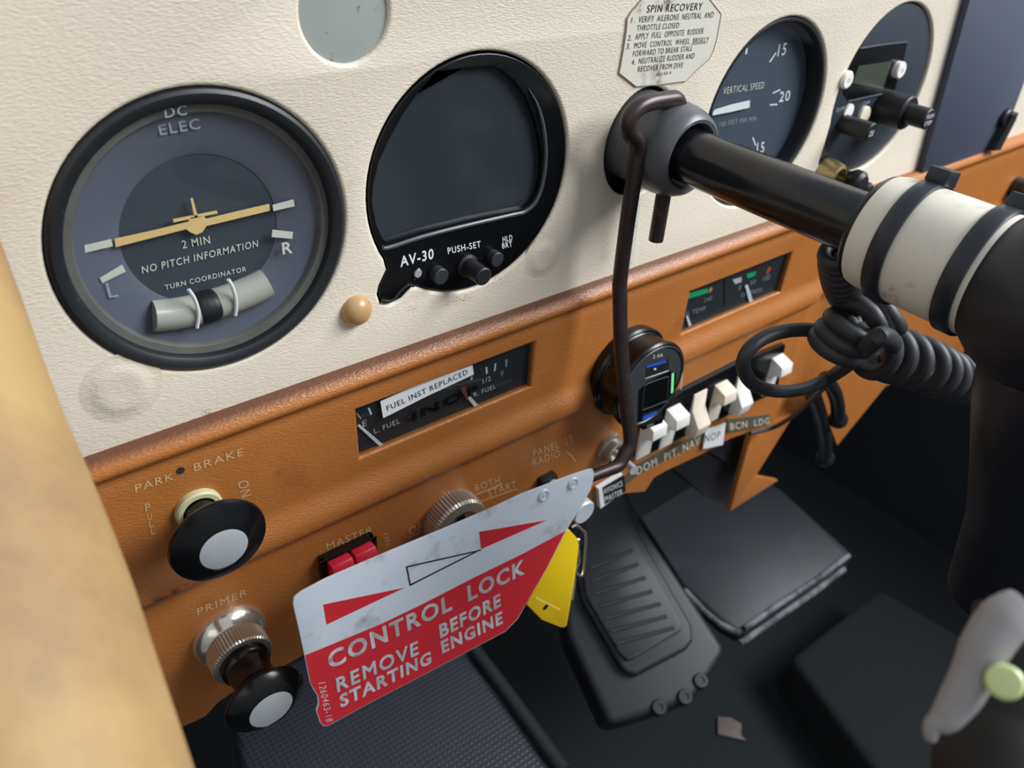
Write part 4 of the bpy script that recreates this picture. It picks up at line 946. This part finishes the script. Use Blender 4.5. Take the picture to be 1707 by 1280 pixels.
t = thing('coiled_cord', 'thick black coiled cord knotted under the white sleeve with one loop', 'cord', (150, -95, -60))
mb = MB()
coil([(167.86,-88,-10.06),(172.46,-88,-17.72),(179.84,-88,-26.53),(190.57,-88,-35.65)], 5.2, 2.2, 12, RUBBER, mb); mb.build('coil', t, weld=False)
mb = MB(); coil([(186.74,-100,-30.32),(183.52,-98,-33.09),(177.21,-96,-36.28),(174.3,-93,-47.51)], 7.8, 2.9, 6.0, RUBBER, mb); mb.build('coil', t, weld=False)
mb = MB(); coil([(192.77,-96,-50.96),(213.22,-98,-60.37),(234.85,-102,-70.57),(268.84,-104,-89.01),(313.82,-108,-109.71)], 8.3, 2.9, 10, RUBBER, mb); mb.build('coil', t, weld=False)
MB().tube([(188.63,-90,-50.68),(180.5,-84,-46.23),(168.97,-80,-43.67),(156,-78,-42.76),(146.38,-78,-44.97),(145.92,-78,-51.91),(155.4,-78,-62.73),(173.13,-78,-73.08),(189.18,-80,-77.2),(199.3,-84,-73.11),(186.35,-96,-53.26),(165.78,-108,-33.06),(166.74,-110,-29.65),(192.42,-104,-44.52),(214.73,-96,-64.23)], 2.5, RUBBER, seg=16, smooth=6, radii=[2.5]*10+[2.8, 3.0, 3.2, 3.2, 3.0]).build('loop', t)
tag(MB().tube([(238.91,-70,-92.43),(258.5,-56,-118.4),(279.93,-40,-147.95),(301.82,-22,-178.93),(309.55,-10,-197.08),(292.2,-6,-196.1)], 1.3, RUBBER, seg=12, smooth=5).build('thin_lead'), 'thin black lead running from the cord knot to the label tape', 'cable')
for pth, lab, rr in (([(342.73,-16,-169.25),(360.04,-16,-186.18),(372.09,-16,-202.19),(380.4,-16,-217.24)], 'shiny black hose with a flared end at the brown opening', 4.6), ([(342.22,-10,-181.68),(364.61,-10,-210.21),(384.19,-10,-239.66),(396.15,-10,-262.98)], 'matte black hose hanging deepest in the brown opening', 5.0)):
    pt = [Vector(q) for q in pth]
    h = thing('hose', lab, 'hose', pth[0], 'black hoses in the brown opening')
    MB().tube(pt, rr, HOSE, seg=20, smooth=5).build('pipe', h)
    MB().tube([pt[-1]-(pt[-1]-pt[-2]).normalized()*3, pt[-1], pt[-1]+(pt[-1]-pt[-2]).normalized()*3], rr, HOSE, seg=20, radii=[rr+0.6, rr+1.8, rr+1.4]).build('end_ring', h)
# brass and black knob behind the shaft
q = (300.98,-4,-37.68)
t = thing('brass_control', 'small ribbed brass fitting with black knobs behind the control shaft', 'knob', (q[0], 0, q[2]))
MB().lathe([(7.5, 0.2, 0), (7.5, -4, 0.7), (6.6, -9, 0.7), (5, -9.5, 0)], cxz(q), BRASS, teeth=16).build('fitting', t)
q = (311.87,-10,-40.25)
MB().lathe([(0, -17), (4, -16.6), (5.6, -15), (5.8, -11), (4, -8), (3, 0)], cxz(q), SOFT, 32).build('knob', t)
q = (322.86,-12,-46.46)
MB().lathe([(0, -16), (3, -15.6), (4, -14), (4, -10), (2.6, -8), (2, 0)], cxz(q), SOFT, 32).build('knob', t)

# ------------------------------------------------------------------ dark plate beside the clock, and bracket
t = thing('radio_stack_plate', 'dark slate vertical plate standing beside the clock', 'plate', (440, -4, 20))
MB().prism([(400.66,-4,-55.56),(382.21,-4,46.86),(476.39,-4,42.48),(494.04,-4,-17.18),(495.51,-4,-33.53),(495.56,-4,-57.27),(445.66,-4,-56.94)], (0, 4, 0), NAVY).build('face', t, bevel=0.4)
q = (483.07,-5,-35.51)
MB().lathe([(5.5, -4), (5.5, -6.5), (4.8, -7.2), (2, -7.0), (0, -6.8)], cxz(q), BLACK, 32).build('screw', t)
MB().prism([(484.1,-9,-33.14),(489.95,-9,-32.52),(490.9,-9,-37.03),(486.04,-9,-54.92),(475.6,-9,-53.9)], (0, 5, 0), SOFT).build('bracket', t)
tag(MB().lathe([(7, -3), (7, -12), (6, -13), (0, -13)], cxz((550.51,-13,-93.32)), HOSE, 32).build('round_control'), 'small dark round knob on the brown panel beyond the wheel', 'knob')

# ------------------------------------------------------------------ black boxes behind the torn edge
t = thing('black_bracket_box', 'black box bracket hanging under the label tapes', 'box', (304.87,10,-243.33))
MB().prism([(267.73,8,-199.46),(295.41,8,-204.87),(320.99,8,-222.65),(325.31,8,-237.39),(319.72,8,-284.59),(286.14,8,-256.62),(249.24,8,-216.77)], (0, 30, 0), SOFT).build('side', t, bevel=1)
MB().prism([(267.32,6.5,-204.02),(288.88,6.5,-206.78),(298.49,6.5,-214.24),(299.2,6.5,-233.14),(276.8,6.5,-212.96)], (0, 1.2, 0), TREAD).build('felt_pad', t)

# ------------------------------------------------------------------ pedals and plates in the footwell
PN = Vector((-0.2217, -0.3361, 0.9154))
def on(pts, k): return [Vector(p)+PN*k for p in pts]
t = thing('rudder_pedal', 'black rudder pedal with ribbed rubber pad and rounded lower edge', 'pedal', (218.31,-13.61,-349.93))
MB().prism(on([(255.41,95.35,-300.94),(287.07,75.79,-300.46),(280.52,43.43,-313.93),(273.63,-41.66,-346.83),(269.77,-45.49,-349.18),(255.97,-48.64,-353.68),(235.29,-52.8,-360.21),(215.29,-46.24,-362.64),(182.3,-33.25,-365.86),(179.77,-28.48,-364.72),(189.58,23.9,-343.12),(200.81,42.85,-333.44),(224.71,65.16,-319.47)], 0), -PN*35, PEDAL).build('body', t, bevel=6, bseg=3)
MB().prism(on([(255.08,89.68,-303.11),(282.42,73.01,-302.61),(270.94,42.52,-316.58),(261.65,-19.97,-341.77),(255.62,-27.37,-345.95),(248.11,-28.63,-348.23),(210.72,-20.64,-354.35),(206.7,-16.23,-353.71),(205.16,-11.21,-352.23),(209.2,33.59,-334.81),(218.01,51.81,-325.99)], 0), PN*7, PEDAL).build('raised_pad', t, bevel=3, bseg=3)
MB().prism(on([(255.77,85.3,-304.55),(277.5,72.43,-304.01),(265.88,44.14,-317.21),(255.76,-15,-341.38),(252.44,-18.52,-343.47),(217.63,-12.83,-349.81),(210.97,-11.34,-350.87),(209.07,-4.4,-348.79),(212.89,34.44,-333.6),(223.1,51.84,-324.74)], 7), PN*3, PEDAL).build('inner_pad', t, bevel=1.5)
for (a, b) in [[(225.8,46.41,-326.08),(258.5,38.19,-321.18)],[(222,39.36,-329.59),(255.85,29.16,-325.14)],[(218.9,31.97,-333.06),(253.91,19.84,-329.03)],[(216.48,24.26,-336.47),(252,10.66,-332.86)],[(214.48,16.39,-339.84),(251.24,1.71,-336.33)],[(212.63,8.56,-343.17),(249.59,-6.49,-339.74)],[(210.68,0.93,-346.44),(248.95,-14.41,-342.81)]]:
    pa = Vector(a)+PN*9.4; pb_ = Vector(b)+PN*9.4
    MB().tube([pa, pa.lerp(pb_, 0.5), pb_], 1.5, PEDAL, seg=12).build('rib', t)
for q in ((212.71,-42.59,-361.93), (230.53,-48.19,-359.67), (245.5,-47.58,-355.82)):
    Mx = Matrix.Translation(Vector(q)-PN*4) @ PN.to_track_quat('Z', 'Y').to_matrix().to_4x4()
    MB().lathe([(5, 0), (5, 5), (4.4, 6), (2.2, 6), (2.0, 5.2), (0, 5.2)], None, BOLT, 20, M=Mx).build('bolt', t)
N2 = Vector((-0.0007, -0.0975, 0.9952))
t = thing('scuff_plate', 'square worn dark plate with silvery chipped front edge', 'plate', (344.76,-2.06,-349.4))
MB().prism([(309.27,75.37,-341.84),(365.82,76.76,-341.66),(424.92,75.55,-341.73),(434.94,29.99,-346.19),(428.8,-40.39,-353.1),(420.97,-45.6,-353.61),(300.89,-41.76,-353.32),(296.08,-39.66,-353.12),(291.49,-28.18,-352),(290.1,9.27,-348.33)], -N2*14, PADM).build('plate', t, bevel=3, bseg=3)
MB().tube([Vector(p)+N2*1.0 for p in [(299.59,-38.79,-353.03),(342.37,-40.44,-353.16),(383.67,-42.65,-353.35),(422.31,-42.66,-353.32)]], 2.2, WORN, seg=10).build('worn_edge', t)
MB().tube([Vector(p)-N2*9 for p in [(295.32,-42.3,-353.38),(337.6,-44.07,-353.52),(379.27,-45.77,-353.66),(417.48,-45.89,-353.64)]], 2.6, WORN, seg=10).build('worn_edge', t)
MB().tube([Vector(p)-N2*2.0 for p in [(289.35,7.46,-348.51),(288.3,-12.03,-350.42),(290.12,-27.28,-351.91),(296.51,-39.31,-353.09)]], 2.4, WORN, seg=10).build('worn_edge', t)
N3 = Vector((0.0557, 0.0959, 0.9938))
t = thing('woven_pedal', 'dark rudder pedal faced with woven tread behind the flag', 'pedal', (73.54,35.99,-346.38))
MB().prism([(-10.86,103.4,-348.16),(18.69,120.29,-351.45),(69,120.38,-354.27),(143.15,86.42,-355.15),(135.08,47.04,-350.9),(133.88,7.52,-347.02),(128.57,-48.59,-341.31),(22.55,-23.88,-337.75),(-28.79,22.19,-339.31)], -N3*30, TREAD).build('tread', t, bevel=6, bseg=3)
MB().tube([Vector(p)+N3*1 for p in [(136.27,55.43,-351.78),(132.25,11.47,-347.31),(125.83,-46.55,-341.35)]], 5, PEDAL, seg=12).build('edge_roll', t)
# carpeted tunnel and the scrap on the floor
t = MB()
t.prism([(419.05,-32.3,-490),(559.59,-35.82,-490),(575.95,-141.13,-490),(412.41,-218.13,-490),(384.14,-148.34,-490)], (0, 0, -60), CARPET)
tag(t.build('floor_tunnel', bevel=8, bseg=3), 'low dark carpeted hump on the cabin floor', 'floor hump')
t2 = MB().prism([(353.25,-18.5,-540),(361.99,-25.95,-540),(365.13,-35.83,-540),(356.1,-42.07,-540),(355.95,-48.24,-540),(340.25,-29.47,-540)], (0, 0, 3), SCRAPM)
tag(t2.build('scrap', bevel=0.8), 'small brownish scrap lying on the dark carpet', 'scrap')
